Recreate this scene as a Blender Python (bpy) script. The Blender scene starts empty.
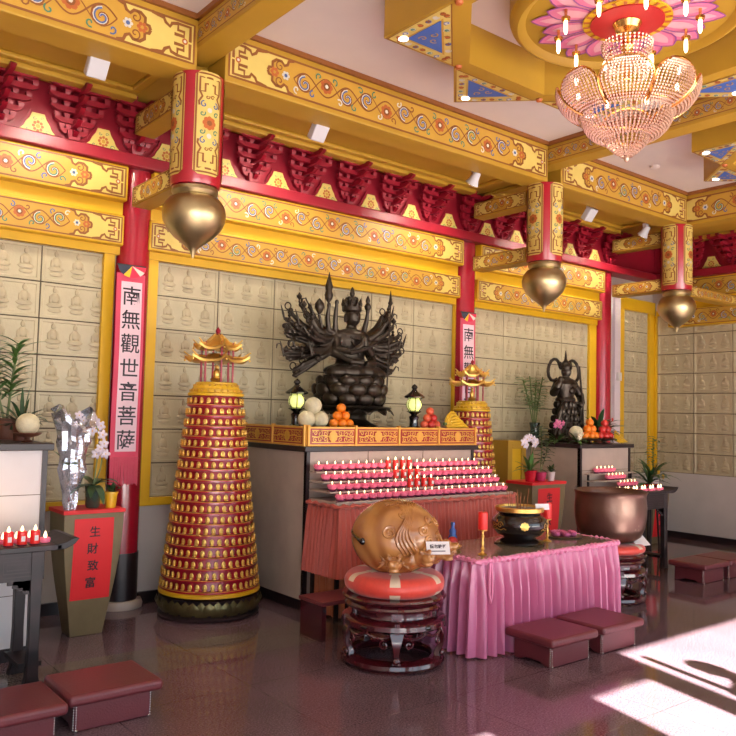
import bpy, bmesh, math, random
from mathutils import Vector, Matrix
from math import pi, sin, cos, radians
S = bpy.context.scene
COL = S.collection
RN = random.Random(7)

# ---------------------------------------------------------------- camera, world, sun, exposure
def look_cam():
    yaw, pitch, roll = 0.67563, 0.057457, -0.024098
    f = Vector((sin(yaw), cos(yaw), 0)); r = Vector((cos(yaw), -sin(yaw), 0)); u = Vector((0, 0, 1))
    f2 = f*cos(pitch) + u*sin(pitch); u2 = u*cos(pitch) - f*sin(pitch)
    r3 = r*cos(roll) - u2*sin(roll); u3 = u2*cos(roll) + r*sin(roll)
    m = Matrix((r3, u3, -f2)).transposed().to_4x4()
    m.translation = (0, 0, 1.75)
    cd = bpy.data.cameras.new('camera'); cd.sensor_width = 36; cd.lens = 796.24/736*36
    cd.clip_start = 0.02; cd.clip_end = 200
    co = bpy.data.objects.new('camera', cd); co.matrix_world = m
    COL.objects.link(co); S.camera = co
look_cam()
W = bpy.data.worlds.new('sky'); S.world = W; W.use_nodes = True
bg = W.node_tree.nodes['Background']; bg.inputs[0].default_value = (0.68, 0.84, 1.0, 1); bg.inputs[1].default_value = 5.0
sl = bpy.data.lights.new('sun', 'SUN'); sl.energy = 150; sl.angle = radians(0.6); sl.color = (1.0, 0.97, 0.93)
so = bpy.data.objects.new('sun', sl); COL.objects.link(so)
so.rotation_euler = Vector((0.25, 1.0, -0.67)).to_track_quat('-Z', 'Y').to_euler()
S.view_settings.view_transform = 'Standard'; S.view_settings.look = 'None'
S.view_settings.gamma = 1; S.view_settings.use_curve_mapping = False
S.view_settings.exposure = -0.84
S.cycles.max_bounces = 8; S.cycles.diffuse_bounces = 4; S.cycles.sample_clamp_indirect = 6
S.cycles.caustics_reflective = False; S.cycles.caustics_refractive = False

# ---------------------------------------------------------------- materials
def lin(c):
    return tuple((x/12.92 if x <= 0.04045 else ((x+0.055)/1.055)**2.4) for x in (v/255 for v in c)) + (1,)
def P(name, rgb, rough=0.5, metal=0.0, noise=0.0, ns=8.0, bump=0.0, bs=30.0, emit=0.0, spec=0.5, coat=0.0, trans=0.0, alpha=1.0, sheen=0.0):
    m = bpy.data.materials.new(name); m.use_nodes = True
    nt = m.node_tree; b = nt.nodes['Principled BSDF']; c = lin(rgb)
    b.inputs['Base Color'].default_value = c
    b.inputs['Roughness'].default_value = rough; b.inputs['Metallic'].default_value = metal
    b.inputs['Specular IOR Level'].default_value = spec; b.inputs['Coat Weight'].default_value = coat
    b.inputs['Coat Roughness'].default_value = 0.08
    b.inputs['Transmission Weight'].default_value = trans; b.inputs['Alpha'].default_value = alpha
    b.inputs['Sheen Weight'].default_value = sheen
    if emit:
        b.inputs['Emission Color'].default_value = c; b.inputs['Emission Strength'].default_value = emit
    if noise or bump:
        tc = nt.nodes.new('ShaderNodeTexCoord')
    if noise:
        n = nt.nodes.new('ShaderNodeTexNoise'); n.inputs['Scale'].default_value = ns; n.inputs['Detail'].default_value = 5
        nt.links.new(tc.outputs['Object'], n.inputs['Vector'])
        mr = nt.nodes.new('ShaderNodeMapRange'); mr.inputs[1].default_value = 0.3; mr.inputs[2].default_value = 0.7
        mr.inputs[3].default_value = 1-noise; mr.inputs[4].default_value = 1+noise
        nt.links.new(n.outputs['Fac'], mr.inputs[0])
        mx = nt.nodes.new('ShaderNodeMix'); mx.data_type = 'RGBA'; mx.blend_type = 'MULTIPLY'; mx.inputs[0].default_value = 1
        mx.inputs[6].default_value = c
        nt.links.new(mr.outputs[0], mx.inputs[7]); nt.links.new(mx.outputs[2], b.inputs['Base Color'])
    if bump:
        n2 = nt.nodes.new('ShaderNodeTexNoise'); n2.inputs['Scale'].default_value = bs; n2.inputs['Detail'].default_value = 4
        nt.links.new(tc.outputs['Object'], n2.inputs['Vector'])
        bp = nt.nodes.new('ShaderNodeBump'); bp.inputs['Strength'].default_value = bump; bp.inputs['Distance'].default_value = 0.02
        nt.links.new(n2.outputs['Fac'], bp.inputs['Height']); nt.links.new(bp.outputs[0], b.inputs['Normal'])
    return m
def granite(name, c1, c2, c3, rough):
    m = bpy.data.materials.new(name); m.use_nodes = True; nt = m.node_tree; b = nt.nodes['Principled BSDF']
    tc = nt.nodes.new('ShaderNodeTexCoord')
    n = nt.nodes.new('ShaderNodeTexNoise'); n.inputs['Scale'].default_value = 90; n.inputs['Detail'].default_value = 6; n.inputs['Roughness'].default_value = 0.8
    nt.links.new(tc.outputs['Object'], n.inputs['Vector'])
    r = nt.nodes.new('ShaderNodeValToRGB'); e = r.color_ramp.elements
    e[0].position = 0.36; e[0].color = lin(c1); e[1].position = 0.52; e[1].color = lin(c2)
    x = e.new(0.68); x.color = lin(c3)
    nt.links.new(n.outputs['Fac'], r.inputs[0])
    n2 = nt.nodes.new('ShaderNodeTexNoise'); n2.inputs['Scale'].default_value = 1.3; n2.inputs['Detail'].default_value = 3
    nt.links.new(tc.outputs['Object'], n2.inputs['Vector'])
    mr = nt.nodes.new('ShaderNodeMapRange'); mr.inputs[1].default_value = 0.3; mr.inputs[2].default_value = 0.7; mr.inputs[3].default_value = 0.85; mr.inputs[4].default_value = 1.15
    nt.links.new(n2.outputs['Fac'], mr.inputs[0])
    br = nt.nodes.new('ShaderNodeTexBrick'); br.offset = 0.0; br.inputs['Scale'].default_value = 1.0
    br.inputs['Color1'].default_value = (1, 1, 1, 1); br.inputs['Color2'].default_value = (0.93, 0.93, 0.93, 1); br.inputs['Mortar'].default_value = (0.55, 0.55, 0.55, 1)
    br.inputs['Mortar Size'].default_value = 0.003; br.inputs['Brick Width'].default_value = 0.9; br.inputs['Row Height'].default_value = 0.9
    nt.links.new(tc.outputs['Object'], br.inputs['Vector'])
    mx = nt.nodes.new('ShaderNodeMix'); mx.data_type = 'RGBA'; mx.blend_type = 'MULTIPLY'; mx.inputs[0].default_value = 1
    nt.links.new(r.outputs[0], mx.inputs[6]); nt.links.new(mr.outputs[0], mx.inputs[7])
    m2 = nt.nodes.new('ShaderNodeMix'); m2.data_type = 'RGBA'; m2.blend_type = 'MULTIPLY'; m2.inputs[0].default_value = 1
    nt.links.new(mx.outputs[2], m2.inputs[6]); nt.links.new(br.outputs['Color'], m2.inputs[7])
    nt.links.new(m2.outputs[2], b.inputs['Base Color']); b.inputs['Roughness'].default_value = rough
    b.inputs['Specular IOR Level'].default_value = 0.6
    return m
def woodmat(name, c1, c2, scale=6, rough=0.35, coat=0.3):
    m = bpy.data.materials.new(name); m.use_nodes = True; nt = m.node_tree; b = nt.nodes['Principled BSDF']
    tc = nt.nodes.new('ShaderNodeTexCoord'); mp = nt.nodes.new('ShaderNodeMapping'); mp.inputs['Scale'].default_value = (1, 1, 0.35)
    nt.links.new(tc.outputs['Object'], mp.inputs[0])
    w = nt.nodes.new('ShaderNodeTexWave'); w.wave_type = 'RINGS'; w.inputs['Scale'].default_value = scale
    w.inputs['Distortion'].default_value = 5; w.inputs['Detail'].default_value = 3; w.inputs['Detail Scale'].default_value = 1.5
    nt.links.new(mp.outputs[0], w.inputs['Vector'])
    r = nt.nodes.new('ShaderNodeValToRGB'); r.color_ramp.elements[0].color = lin(c1); r.color_ramp.elements[1].color = lin(c2)
    nt.links.new(w.outputs['Fac'], r.inputs[0]); nt.links.new(r.outputs[0], b.inputs['Base Color'])
    b.inputs['Roughness'].default_value = rough; b.inputs['Coat Weight'].default_value = coat
    return m
M = {}
M['floor'] = granite('polished_red_granite', (66, 50, 56), (110, 88, 94), (144, 124, 132), 0.075)
M['floor_grey'] = granite('polished_grey_granite', (70, 62, 56), (112, 100, 92), (146, 134, 124), 0.08)
M['ceil'] = P('white_ceiling_paint', (222, 214, 206), 0.8, noise=0.03, ns=3)
M['plaster'] = P('pale_wall_plaster', (196, 188, 180), 0.75, noise=0.05, ns=3)
M['tile'] = P('beige_relief_tile', (182, 170, 138), 0.36, noise=0.08, ns=5, bump=0.15, bs=60)
M['grout'] = P('dark_tile_joint', (84, 72, 52), 0.8, noise=0.1)
M['relief'] = P('relief_figure_stone', (176, 162, 130), 0.45, noise=0.1, ns=9)
M['yellow'] = P('yellow_paint', (216, 170, 28), 0.42, noise=0.05, ns=3)
M['ochre'] = P('ochre_gold_paint', (178, 138, 42), 0.45, noise=0.06, ns=3)
M['pale'] = P('pale_yellow_paint', (212, 188, 102), 0.45, noise=0.05, ns=6)
M['orange'] = P('orange_gold_paint', (190, 146, 52), 0.45, noise=0.05, ns=6)
M['brown'] = P('brown_line_paint', (134, 80, 34), 0.5, noise=0.05)
M['blue'] = P('blue_paint', (78, 98, 146), 0.5, noise=0.05)
M['white'] = P('white_paint', (206, 202, 190), 0.5, noise=0.03)
M['green'] = P('green_paint', (74, 124, 98), 0.5, noise=0.05)
M['redpt'] = P('faded_red_paint', (180, 96, 44), 0.5, noise=0.05)
M['red'] = P('red_lacquer', (164, 18, 38), 0.28, noise=0.06, ns=4, coat=0.3)
M['redb'] = P('red_bracket_paint', (138, 18, 38), 0.4, noise=0.08, ns=6)
M['crim'] = P('crimson_column_lacquer', (158, 22, 42), 0.25, noise=0.05, ns=3, coat=0.4)
M['brass'] = P('brushed_brass', (182, 164, 122), 0.36, metal=1.0, noise=0.08, ns=10)
M['gold'] = P('bright_gold', (232, 192, 104), 0.3, metal=0.9, noise=0.08, ns=20)
M['goldpaint'] = P('gold_carving_paint', (222, 166, 74), 0.4, metal=0.25, noise=0.1, ns=12)
M['bronze'] = P('dark_bronze', (58, 50, 42), 0.36, metal=0.75, noise=0.2, ns=7, bump=0.2, bs=40)
M['bronze2'] = P('brown_cauldron_bronze', (118, 92, 80), 0.3, metal=0.75, noise=0.12, ns=6, bump=0.1, bs=20)
M['bronzel'] = P('rubbed_bronze', (158, 136, 112), 0.35, metal=0.75, noise=0.1)
M['bbase'] = P('aged_bronze_lotus', (104, 96, 62), 0.35, metal=0.7, noise=0.2, ns=12)
M['dark'] = P('dark_stone_edge', (38, 27, 29), 0.35, noise=0.1)
M['black'] = P('black_lacquer', (18, 14, 15), 0.15, noise=0.1, coat=0.6)
M['panel'] = P('pale_grey_stone_panel', (182, 166, 152), 0.4, noise=0.08, ns=5)
M['panelw'] = P('white_tile_panel', (214, 214, 214), 0.35, noise=0.04, ns=4)
M['rosewood'] = P('dark_rosewood_lacquer', (70, 18, 26), 0.14, noise=0.15, ns=5, coat=0.8)
M['ebony'] = woodmat('dark_carved_wood', (20, 12, 15), (38, 25, 28), 5, 0.5, 0.0)
M['maroon'] = P('maroon_vinyl', (108, 48, 54), 0.36, noise=0.06, ns=3, bump=0.1, bs=90)
M['stud'] = P('steel_studs', (210, 205, 200), 0.25, metal=1)
M['pinksat'] = P('pink_satin', (200, 110, 150), 0.3, noise=0.05, ns=3, coat=.4)
M['pinktrim'] = P('pale_pink_satin', (226, 130, 170), 0.34, noise=0.05, ns=3, sheen=0.4)
M['salmon'] = P('rust_red_curtain_cloth', (186, 82, 66), 0.55, noise=0.08, ns=3, sheen=0.3)
M['tabletop'] = P('grey_green_tabletop', (128, 122, 104), 0.12, noise=0.1, ns=5)
M['fish'] = woodmat('varnished_camphor_wood', (156, 102, 52), (190, 136, 76), 3.2, 0.25, 0.6)
M['cushr'] = P('coral_red_brocade', (214, 66, 50), 0.4, noise=0.08, ns=25, sheen=0.3)
M['cushw'] = P('cream_brocade', (226, 206, 176), 0.4, noise=0.05, ns=25, sheen=0.3)
M['candler'] = P('red_candle_wax', (226, 44, 40), 0.35, noise=0.04, emit=.15)
M['lotus'] = P('pink_lotus_wax', (246, 122, 152), 0.35, noise=0.05, ns=30, emit=0.30)  # faint emission stands in for flame light shining through the wax
M['lotusd'] = P('dark_candle_dish', (92, 44, 70), 0.3, noise=0.05)
M['flame'] = P('candle_flame', (255, 226, 170), 0.5, emit=7)
M['glow'] = P('lit_lantern_glass', (232, 236, 140), 0.4, emit=1.6)
M['bulb'] = P('lit_bulb', (255, 236, 200), 0.4, emit=9)
M['spot'] = P('lit_lamp_face', (255, 250, 240), 0.4, emit=6)
M['lampw'] = P('white_lamp_housing', (214, 216, 220), 0.4, noise=0.02)
M['crystal'] = P('faceted_crystal', (206, 166, 142), 0.12, metal=0.4, spec=.8, coat=.5, noise=0.12, ns=60)
M['frame'] = P('chandelier_gold_frame', (222, 168, 96), 0.2, metal=1.0, noise=0.05)
M['petalA'] = P('pink_ceiling_petal', (226, 122, 160), 0.5, noise=0.1, ns=6)
M['petalB'] = P('pale_pink_petal', (240, 176, 190), 0.5, noise=0.1, ns=6)
M['petalL'] = P('violet_petal_outline', (150, 78, 150), 0.5, noise=0.05)
M['deepred'] = P('deep_red_medallion', (178, 30, 34), 0.5, noise=0.08, ns=8)
M['starblue'] = P('coffer_blue_paint', (64, 98, 170), 0.5, noise=0.08, ns=8)
M['bannerp'] = P('rose_banner_cloth', (206, 58, 88), 0.6, noise=0.05, ns=6, sheen=0.3)
M['bannerw'] = P('pink_white_banner_paper', (240, 206, 214), 0.6, noise=0.03, ns=6)
M['ink'] = P('black_ink', (34, 20, 30), 0.6, noise=0.05)
M['poster'] = P('red_poster_paper', (226, 34, 40), 0.5, noise=0.04, ns=6)
M['olive'] = P('olive_brown_pedestal', (118, 104, 72), 0.5, noise=0.1, ns=7)
M['cream'] = P('melon_skin', (214, 206, 170), 0.5, noise=0.1, ns=30, bump=0.3, bs=80)
M['orng'] = P('orange_peel', (240, 130, 20), 0.42, noise=0.06, ns=20, bump=0.15, bs=200)
M['apple'] = P('apple_skin', (206, 84, 56), 0.3, noise=0.2, ns=14)
M['applr'] = P('red_apple_skin', (196, 44, 40), 0.3, noise=0.2, ns=14)
M['banana'] = P('banana_peel', (224, 178, 40), 0.45, noise=0.1, ns=14)
M['leaf'] = P('green_leaf', (74, 112, 48), 0.45, noise=0.25, ns=9)
M['leafd'] = P('dark_green_leaf', (44, 76, 40), 0.42, noise=0.25, ns=9)
M['leafl'] = P('yellow_green_leaf', (104, 132, 58), 0.45, noise=0.2, ns=9)
M['stem'] = P('green_stem', (96, 112, 60), 0.5, noise=0.1)
M['orchid'] = P('white_orchid_petal', (236, 226, 236), 0.45, noise=0.06, ns=20)
M['orchidp'] = P('pink_orchid_petal', (220, 112, 160), 0.45, noise=0.1, ns=20)
M['lily'] = P('cream_lily_petal', (238, 228, 196), 0.45, noise=0.06, ns=20)
M['foil'] = P('crumpled_silver_foil', (226, 230, 240), 0.2, metal=.75, noise=0.08, ns=10, bump=0.7, bs=18)
M['glass'] = P('dark_green_glass', (70, 96, 84), 0.08, noise=0.1, trans=0.5, coat=0.5)
M['bluegl'] = P('blue_bottle_glass', (70, 110, 200), 0.12, noise=0.05, trans=0.3)
M['ypot'] = P('yellow_pot_glaze', (232, 184, 40), 0.3, noise=0.04)
M['rpot'] = P('red_pot_glaze', (206, 30, 50), 0.25, noise=0.04)
M['mpot'] = P('magenta_pot_glaze', (184, 50, 92), 0.3, noise=0.04)
M['wpot'] = P('white_pot_glaze', (220, 216, 210), 0.3, noise=0.04)
M['terra'] = P('brown_clay_pot', (110, 64, 46), 0.5, noise=0.1)
M['card'] = P('white_card', (236, 234, 230), 0.5, noise=0.02)
M['incense'] = P('incense_stick', (150, 90, 50), 0.7, noise=0.1)
M['ash'] = P('grey_incense_ash', (150, 144, 136), 0.9, noise=0.1)
M['ground'] = P('courtyard_paving', (190, 186, 178), 0.7, noise=0.06, ns=2)
M['flagb'] = P('flag_dark_blue', (40, 44, 60), 0.6, noise=0.03)
M['flagy'] = P('flag_yellow', (236, 176, 30), 0.6, noise=0.03)
M['flagr'] = P('flag_red', (214, 34, 70), 0.6, noise=0.03)
M['wallwhite'] = P('white_wall_strip', (226, 212, 216), 0.6, noise=0.03)
M['sign'] = P('dark_gold_sign_board', (212, 158, 36), 0.45, noise=0.05)

# ---------------------------------------------------------------- mesh builder
class MB:
    def __init__(s):
        s.v = []; s.f = []; s.m = []; s.T = Matrix()
    def add(s, vs, fs, m=0):
        b = len(s.v); T = s.T
        s.v += [tuple(T @ Vector(p)) for p in vs]
        s.f += [tuple(b+i for i in f) for f in fs]; s.m += [m]*len(fs)
        return s
    def box(s, x0, x1, y0, y1, z0, z1, m=0):
        return s.add([(x0,y0,z0),(x1,y0,z0),(x1,y1,z0),(x0,y1,z0),(x0,y0,z1),(x1,y0,z1),(x1,y1,z1),(x0,y1,z1)],
                     [(0,3,2,1),(4,5,6,7),(0,1,5,4),(1,2,6,5),(2,3,7,6),(3,0,4,7)], m)
    def lathe(s, prof, n=24, c=(0,0,0), m=0, cap=True, sx=1, sy=1):
        vs = []; fs = []
        for r, z in prof:
            for k in range(n):
                a = 2*pi*k/n; vs.append((c[0]+sx*r*cos(a), c[1]+sy*r*sin(a), c[2]+z))
        for i in range(len(prof)-1):
            for k in range(n):
                k2 = (k+1) % n; fs.append((i*n+k, i*n+k2, (i+1)*n+k2, (i+1)*n+k))
        if cap:
            fs.append(tuple(range(n-1, -1, -1))); fs.append(tuple((len(prof)-1)*n+k for k in range(n)))
        return s.add(vs, fs, m)
    def ball(s, c, r, n=12, k=8, m=0):
        if not hasattr(r, '__len__'): r = (r, r, r)
        vs = [(c[0], c[1], c[2]-r[2])]; fs = []
        for i in range(1, k):
            p = -pi/2+pi*i/k
            for j in range(n):
                a = 2*pi*j/n; vs.append((c[0]+r[0]*cos(p)*cos(a), c[1]+r[1]*cos(p)*sin(a), c[2]+r[2]*sin(p)))
        vs.append((c[0], c[1], c[2]+r[2])); L = len(vs)-1
        for j in range(n):
            j2 = (j+1) % n; fs.append((0, 1+j2, 1+j)); fs.append((L, 1+(k-2)*n+j, 1+(k-2)*n+j2))
            for i in range(k-2):
                fs.append((1+i*n+j, 1+i*n+j2, 1+(i+1)*n+j2, 1+(i+1)*n+j))
        return s.add(vs, fs, m)
    def tube(s, pts, rad, n=8, m=0, cap=True):
        pts = [Vector(p) for p in pts]
        if not hasattr(rad, '__len__'): rad = [rad]*len(pts)
        vs = []; fs = []; ref = None
        for i, p in enumerate(pts):
            t = (pts[min(i+1, len(pts)-1)]-pts[max(i-1, 0)])
            if t.length < 1e-9: t = Vector((0, 0, 1))
            t.normalize()
            if ref is None:
                ref = t.orthogonal().normalized()
            else:
                ref = (ref-t*ref.dot(t))
                ref = ref.normalized() if ref.length > 1e-6 else t.orthogonal().normalized()
            b = t.cross(ref)
            for k in range(n):
                a = 2*pi*k/n; vs.append(tuple(p+(ref*cos(a)+b*sin(a))*rad[i]))
        for i in range(len(pts)-1):
            for k in range(n):
                k2 = (k+1) % n; fs.append((i*n+k, i*n+k2, (i+1)*n+k2, (i+1)*n+k))
        if cap:
            fs.append(tuple(range(n-1, -1, -1))); fs.append(tuple((len(pts)-1)*n+k for k in range(n)))
        return s.add(vs, fs, m)
    def prism(s, poly, z0, z1, m=0, fr=None):   # poly in (x,y); fr maps (x,y,z)->point
        fr = fr or (lambda x, y, z: (x, y, z)); n = len(poly)
        vs = [fr(x, y, z0) for x, y in poly]+[fr(x, y, z1) for x, y in poly]
        fs = [tuple(range(n-1, -1, -1)), tuple(range(n, 2*n))]+[(i, (i+1) % n, n+(i+1) % n, n+i) for i in range(n)]
        return s.add(vs, fs, m)
    def ribbon(s, pts, w, fr, off=0.004, m=0, closed=False):
        n = len(pts)
        if n < 2: return s
        vs = []; fs = []
        for i, (x, y) in enumerate(pts):
            if closed: a = pts[i-1]; b = pts[(i+1) % n]
            else: a = pts[max(i-1, 0)]; b = pts[min(i+1, n-1)]
            dx, dy = b[0]-a[0], b[1]-a[1]; L = math.hypot(dx, dy) or 1
            ww = (w(i/(n-1)) if callable(w) else w)/2
            nx, ny = -dy/L*ww, dx/L*ww
            vs.append(fr(x+nx, y+ny, off)); vs.append(fr(x-nx, y-ny, off))
        for i in range(n if closed else n-1):
            j = (i+1) % n; fs.append((2*i, 2*i+1, 2*j+1, 2*j))
        return s.add(vs, fs, m)
    def disc(s, c, r, fr, off, m=0, n=10, ry=None):
        return s.add([fr(c[0]+r*cos(2*pi*k/n), c[1]+(ry or r)*sin(2*pi*k/n), off) for k in range(n)], [tuple(range(n))], m)
    def leaf(s, base, d, L, w, droop=0.3, m=0, seg=5, fold=0.25):
        base = Vector(base); d = Vector(d).normalized(); up = Vector((0, 0, 1))
        side = d.cross(up)
        if side.length < 0.05: side = Vector((cos(L*99), sin(L*99), 0))
        side.normalize(); vs = []; fs = []
        p = base.copy(); dd = d.copy()
        for i in range(seg+1):
            t = i/seg; ww = w*sin(pi*min(0.97, 0.1+0.87*t))/2
            nn = side.cross(dd)
            vs += [tuple(p-side*ww+nn*ww*fold), tuple(p), tuple(p+side*ww+nn*ww*fold)]
            dd = (dd+Vector((0, 0, -droop/seg*2))).normalized(); p = p+dd*(L/seg)
        for i in range(seg):
            a = i*3; fs += [(a, a+1, a+4, a+3), (a+1, a+2, a+5, a+4)]
        return s.add(vs, fs, m)
    def build(s, name, mats, parent=None, loc=None, angle=35, bevel=0, mods=None, fixn=True):
        me = bpy.data.meshes.new(name); me.from_pydata(s.v, [], s.f)
        mats = mats if isinstance(mats, (list, tuple)) else [mats]
        for x in mats: me.materials.append(M[x] if isinstance(x, str) else x)
        me.polygons.foreach_set('material_index', s.m); me.polygons.foreach_set('use_smooth', [True]*len(s.f))
        me.update()
        if fixn and len(s.f) < 60000:
            bm = bmesh.new(); bm.from_mesh(me); bmesh.ops.recalc_face_normals(bm, faces=bm.faces); bm.to_mesh(me); bm.free()
        me.set_sharp_from_angle(angle=radians(angle))
        o = bpy.data.objects.new(name, me); COL.objects.link(o)
        if parent: o.parent = parent
        if loc: o.location = loc
        if bevel:
            b = o.modifiers.new('bevel', 'BEVEL'); b.width = bevel; b.segments = 2; b.limit_method = 'ANGLE'; b.angle_limit = radians(40)
            b.harden_normals = False
        return o
def thing(name, label, cat, loc=(0, 0, 0), rot=0, group=None):
    o = bpy.data.objects.new(name, None); o.empty_display_size = 0.1; COL.objects.link(o); o.location = loc; o.rotation_euler = (0, 0, rot)
    return tag(o, label, cat, group)
def tag(o, label, cat, group=None):
    o['label'] = label; o['category'] = cat
    if group: o['group'] = group
    return o
def struct(o):
    o['kind'] = 'structure'; return o
def dup(o, loc=None, rot=None, label=None, group=None, parent=None):
    c = o.copy(); COL.objects.link(c)
    if parent is not None: c.parent = parent
    if loc is not None: c.location = loc
    if rot is not None: c.rotation_euler = (0, 0, rot)
    if label: c['label'] = label
    if group: c['group'] = group
    for ch in list(o.children): dup(ch, parent=c)
    return c
ORD = ['first','second','third','fourth','fifth','sixth','seventh','eighth','ninth','tenth','eleventh','twelfth','thirteenth','fourteenth','fifteenth','sixteenth','seventeenth','eighteenth','nineteenth','twentieth','twenty-first','twenty-second','twenty-third','twenty-fourth','twenty-fifth']
def char_mesh(ch, size, bold=0.0):
    cu = bpy.data.curves.new('t', 'FONT'); cu.body = ch; cu.size = size; cu.align_x = 'CENTER'; cu.align_y = 'CENTER'; cu.offset = bold; cu.resolution_u = 3
    ob = bpy.data.objects.new('t', cu); COL.objects.link(ob)
    dg = bpy.context.evaluated_depsgraph_get(); me = bpy.data.meshes.new_from_object(ob.evaluated_get(dg))
    v = [tuple(x.co) for x in me.vertices]; f = [tuple(p.vertices) for p in me.polygons]
    bpy.data.objects.remove(ob); bpy.data.meshes.remove(me)
    if v:
        cx = (min(a[0] for a in v)+max(a[0] for a in v))/2; cy = (min(a[1] for a in v)+max(a[1] for a in v))/2
        v = [(a[0]-cx, a[1]-cy, 0) for a in v]
    return v, f
def write(mb, text, size, fr, cx, cy, dx=0, dy=-1, off=0.004, bold=0.0, m=0, sx=1.0):
    for i, ch in enumerate(text):
        v, f = char_mesh(ch, size, bold)
        mb.add([fr(cx+dx*i+a[0]*sx, cy+dy*i+a[1], off) for a in v], f, m)
def spiral(cx, cy, r0, turns, a0, sgn=1, n=16, r1=0.12):
    return [(cx+(r0*(1-t)+r0*r1*t)*cos(a0+sgn*2*pi*turns*t), cy+(r0*(1-t)+r0*r1*t)*sin(a0+sgn*2*pi*turns*t)) for t in [i/n for i in range(n+1)]]

# painted ornament for a band L long and h high. materials: 0 brown 1 orange 2 pale 3 blue 4 white 5 green 6 red
PM = ['brown', 'orange', 'pale', 'blue', 'white', 'green', 'redpt']
def ornament(mb, L, h, fr, fill=True, centre=True, seed=1):
    R = random.Random(seed); mg = 0.09*h
    if fill:
        n = max(2, int(L/0.1)); mb.add([fr(mg+(L-2*mg)*i/n, y, 0.002) for i in range(n+1) for y in (mg, h-mg)], [(2*i, 2*i+2, 2*i+3, 2*i+1) for i in range(n)], 2)
    lw = 0.05*h
    rect = [(mg, mg), (L-mg, mg), (L-mg, h-mg), (mg, h-mg)]
    pts = []
    for k in range(4):
        a, b = rect[k], rect[(k+1) % 4]; q = max(2, int(math.hypot(b[0]-a[0], b[1]-a[1])/0.06))
        pts += [(a[0]+(b[0]-a[0])*i/q, a[1]+(b[1]-a[1])*i/q) for i in range(q)]
    mb.ribbon(pts, lw, fr, 0.004, 0, closed=True)
    def end(fx, x0, sg):
        def q(u, v): return (x0+sg*u*h, v*h)
        for s in (1, -1):       # fret corner
            def w(u, v): return q(u, 0.5+s*(v-0.5))
            TH = .07*h
            mb.ribbon([w(0.14, .52), w(0.14, .84), w(.42, .84), w(.42, .70), w(.28, .70), w(.28, .60), w(.50, .60)], TH, fr, 0.005, 0)
            mb.ribbon([w(.42, .84), w(.56, .80), w(.60, .72), w(.70, .78), w(.74, .86), w(.86, .88), w(1.0, .91)], TH, fr, 0.005, 0)
        mb.disc(q(.26, .5), .07*h, fr, 0.006, 6, 8); mb.disc(q(.26, .5), .035*h, fr, 0.007, 4, 6)
        out = []
        for s in (1, -1):
            seq = [(1.02, .5), (1.05, .58), (1.14, .60), (1.14, .72), (1.24, .80), (1.38, .80), (1.46, .72), (1.54, .76), (1.58, .86), (1.72, .90)]
            pp = [q(u, .5+s*(v-.5)) for u, v in seq]; out.append(pp)
            mb.ribbon(pp, 0.07*h, fr, 0.006, 0)
            c = q(1.34, .5+s*.17); mb.ribbon(spiral(c[0], c[1], .12*h, 1.1, pi/2*s, s*sg), .03*h, fr, 0.006, 0)
        a, b = out; vs = []; k = len(a)
        for i in range(k): vs += [fr(a[i][0], a[i][1], 0.003), fr(b[i][0], b[i][1], 0.003)]
        mb.add(vs, [(2*i, 2*i+2, 2*i+3, 2*i+1) for i in range(k-1)], 1)
        c = q(1.20, .5)
        for j in range(6): mb.disc((c[0]+.075*h*cos(j*pi/3), c[1]+.075*h*sin(j*pi/3)), .045*h, fr, 0.007, 6, 6)
        c = q(1.50, .5)
        for j in range(6): mb.disc((c[0]+.07*h*cos(j*pi/3), c[1]+.07*h*sin(j*pi/3)), .04*h, fr, 0.007, 4, 6)
        mb.disc(c, .045*h, fr, 0.008, 3, 8)
    if L > 3.8*h:
        end(0, mg*.5, 1); end(0, L-mg*.5, -1)
        x0, x1 = mg*.5+1.72*h, L-mg*.5-1.72*h
    else: x0, x1 = mg+.1*h, L-mg-.1*h
    if x1-x0 > .3*h:
        n = max(2, int((x1-x0)/0.1)); mb.add([fr(x0+(x1-x0)*i/n, y, 0.003) for i in range(n+1) for y in (.1*h, .9*h)], [(2*i, 2*i+2, 2*i+3, 2*i+1) for i in range(n)], 1)
        nw = max(1, round((x1-x0)/(0.62*h))); lam = (x1-x0)/nw
        ns = nw*10; mb.ribbon([(x0+(x1-x0)*i/ns, h*.5+.2*h*sin(pi*(x1-x0)*i/ns/lam)) for i in range(ns+1)], .035*h, fr, 0.0055, 0); mb.ribbon([(x0+(x1-x0)*i/ns, h*.5-.24*h*sin(pi*(x1-x0)*i/ns/lam)) for i in range(ns+1)], .025*h, fr, 0.0054, 0)
        for k in range(nw):
            cx = x0+(k+.5)*lam; s = 1 if k % 2 == 0 else -1; cy = h*(.5-s*.06)
            if k % 3 == 1:
                for j in range(7): mb.disc((cx+.12*h*cos(j*2*pi/7), cy+.12*h*sin(j*2*pi/7)), .07*h, fr, 0.0065, 6, 6)
                mb.disc((cx, cy), .1*h, fr, 0.0075, 0, 8); mb.disc((cx, cy), .05*h, fr, 0.008, 4, 6)
            else:
                mb.ribbon(spiral(cx, cy, .25*h, 1.35, pi*.5*s, s), .04*h, fr, 0.0058, 0); mb.ribbon(spiral(cx, cy, .205*h, 1.25, pi*.5*s, s), .035*h, fr, 0.006, 4)
                mb.ribbon(spiral(cx, cy, .18*h, 1.2, pi*.5*s, s), .035*h, fr, 0.0068, R.choice([3, 5, 3]))
            for sg in (1, -1):
                ex, ey = cx+sg*lam*.36, h*(.5-s*.24)
                mb.ribbon(spiral(ex, ey, .10*h, .9, R.random()*6, sg, 8), .035*h, fr, 0.0062, R.choice([4, 5, 3, 0]))
def painted(name, L, h, fr, parent, seed=1, label=None):
    mb = MB(); ornament(mb, L, h, fr, seed=seed); o = mb.build(name, PM, parent, fixn=False)
    return o

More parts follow.
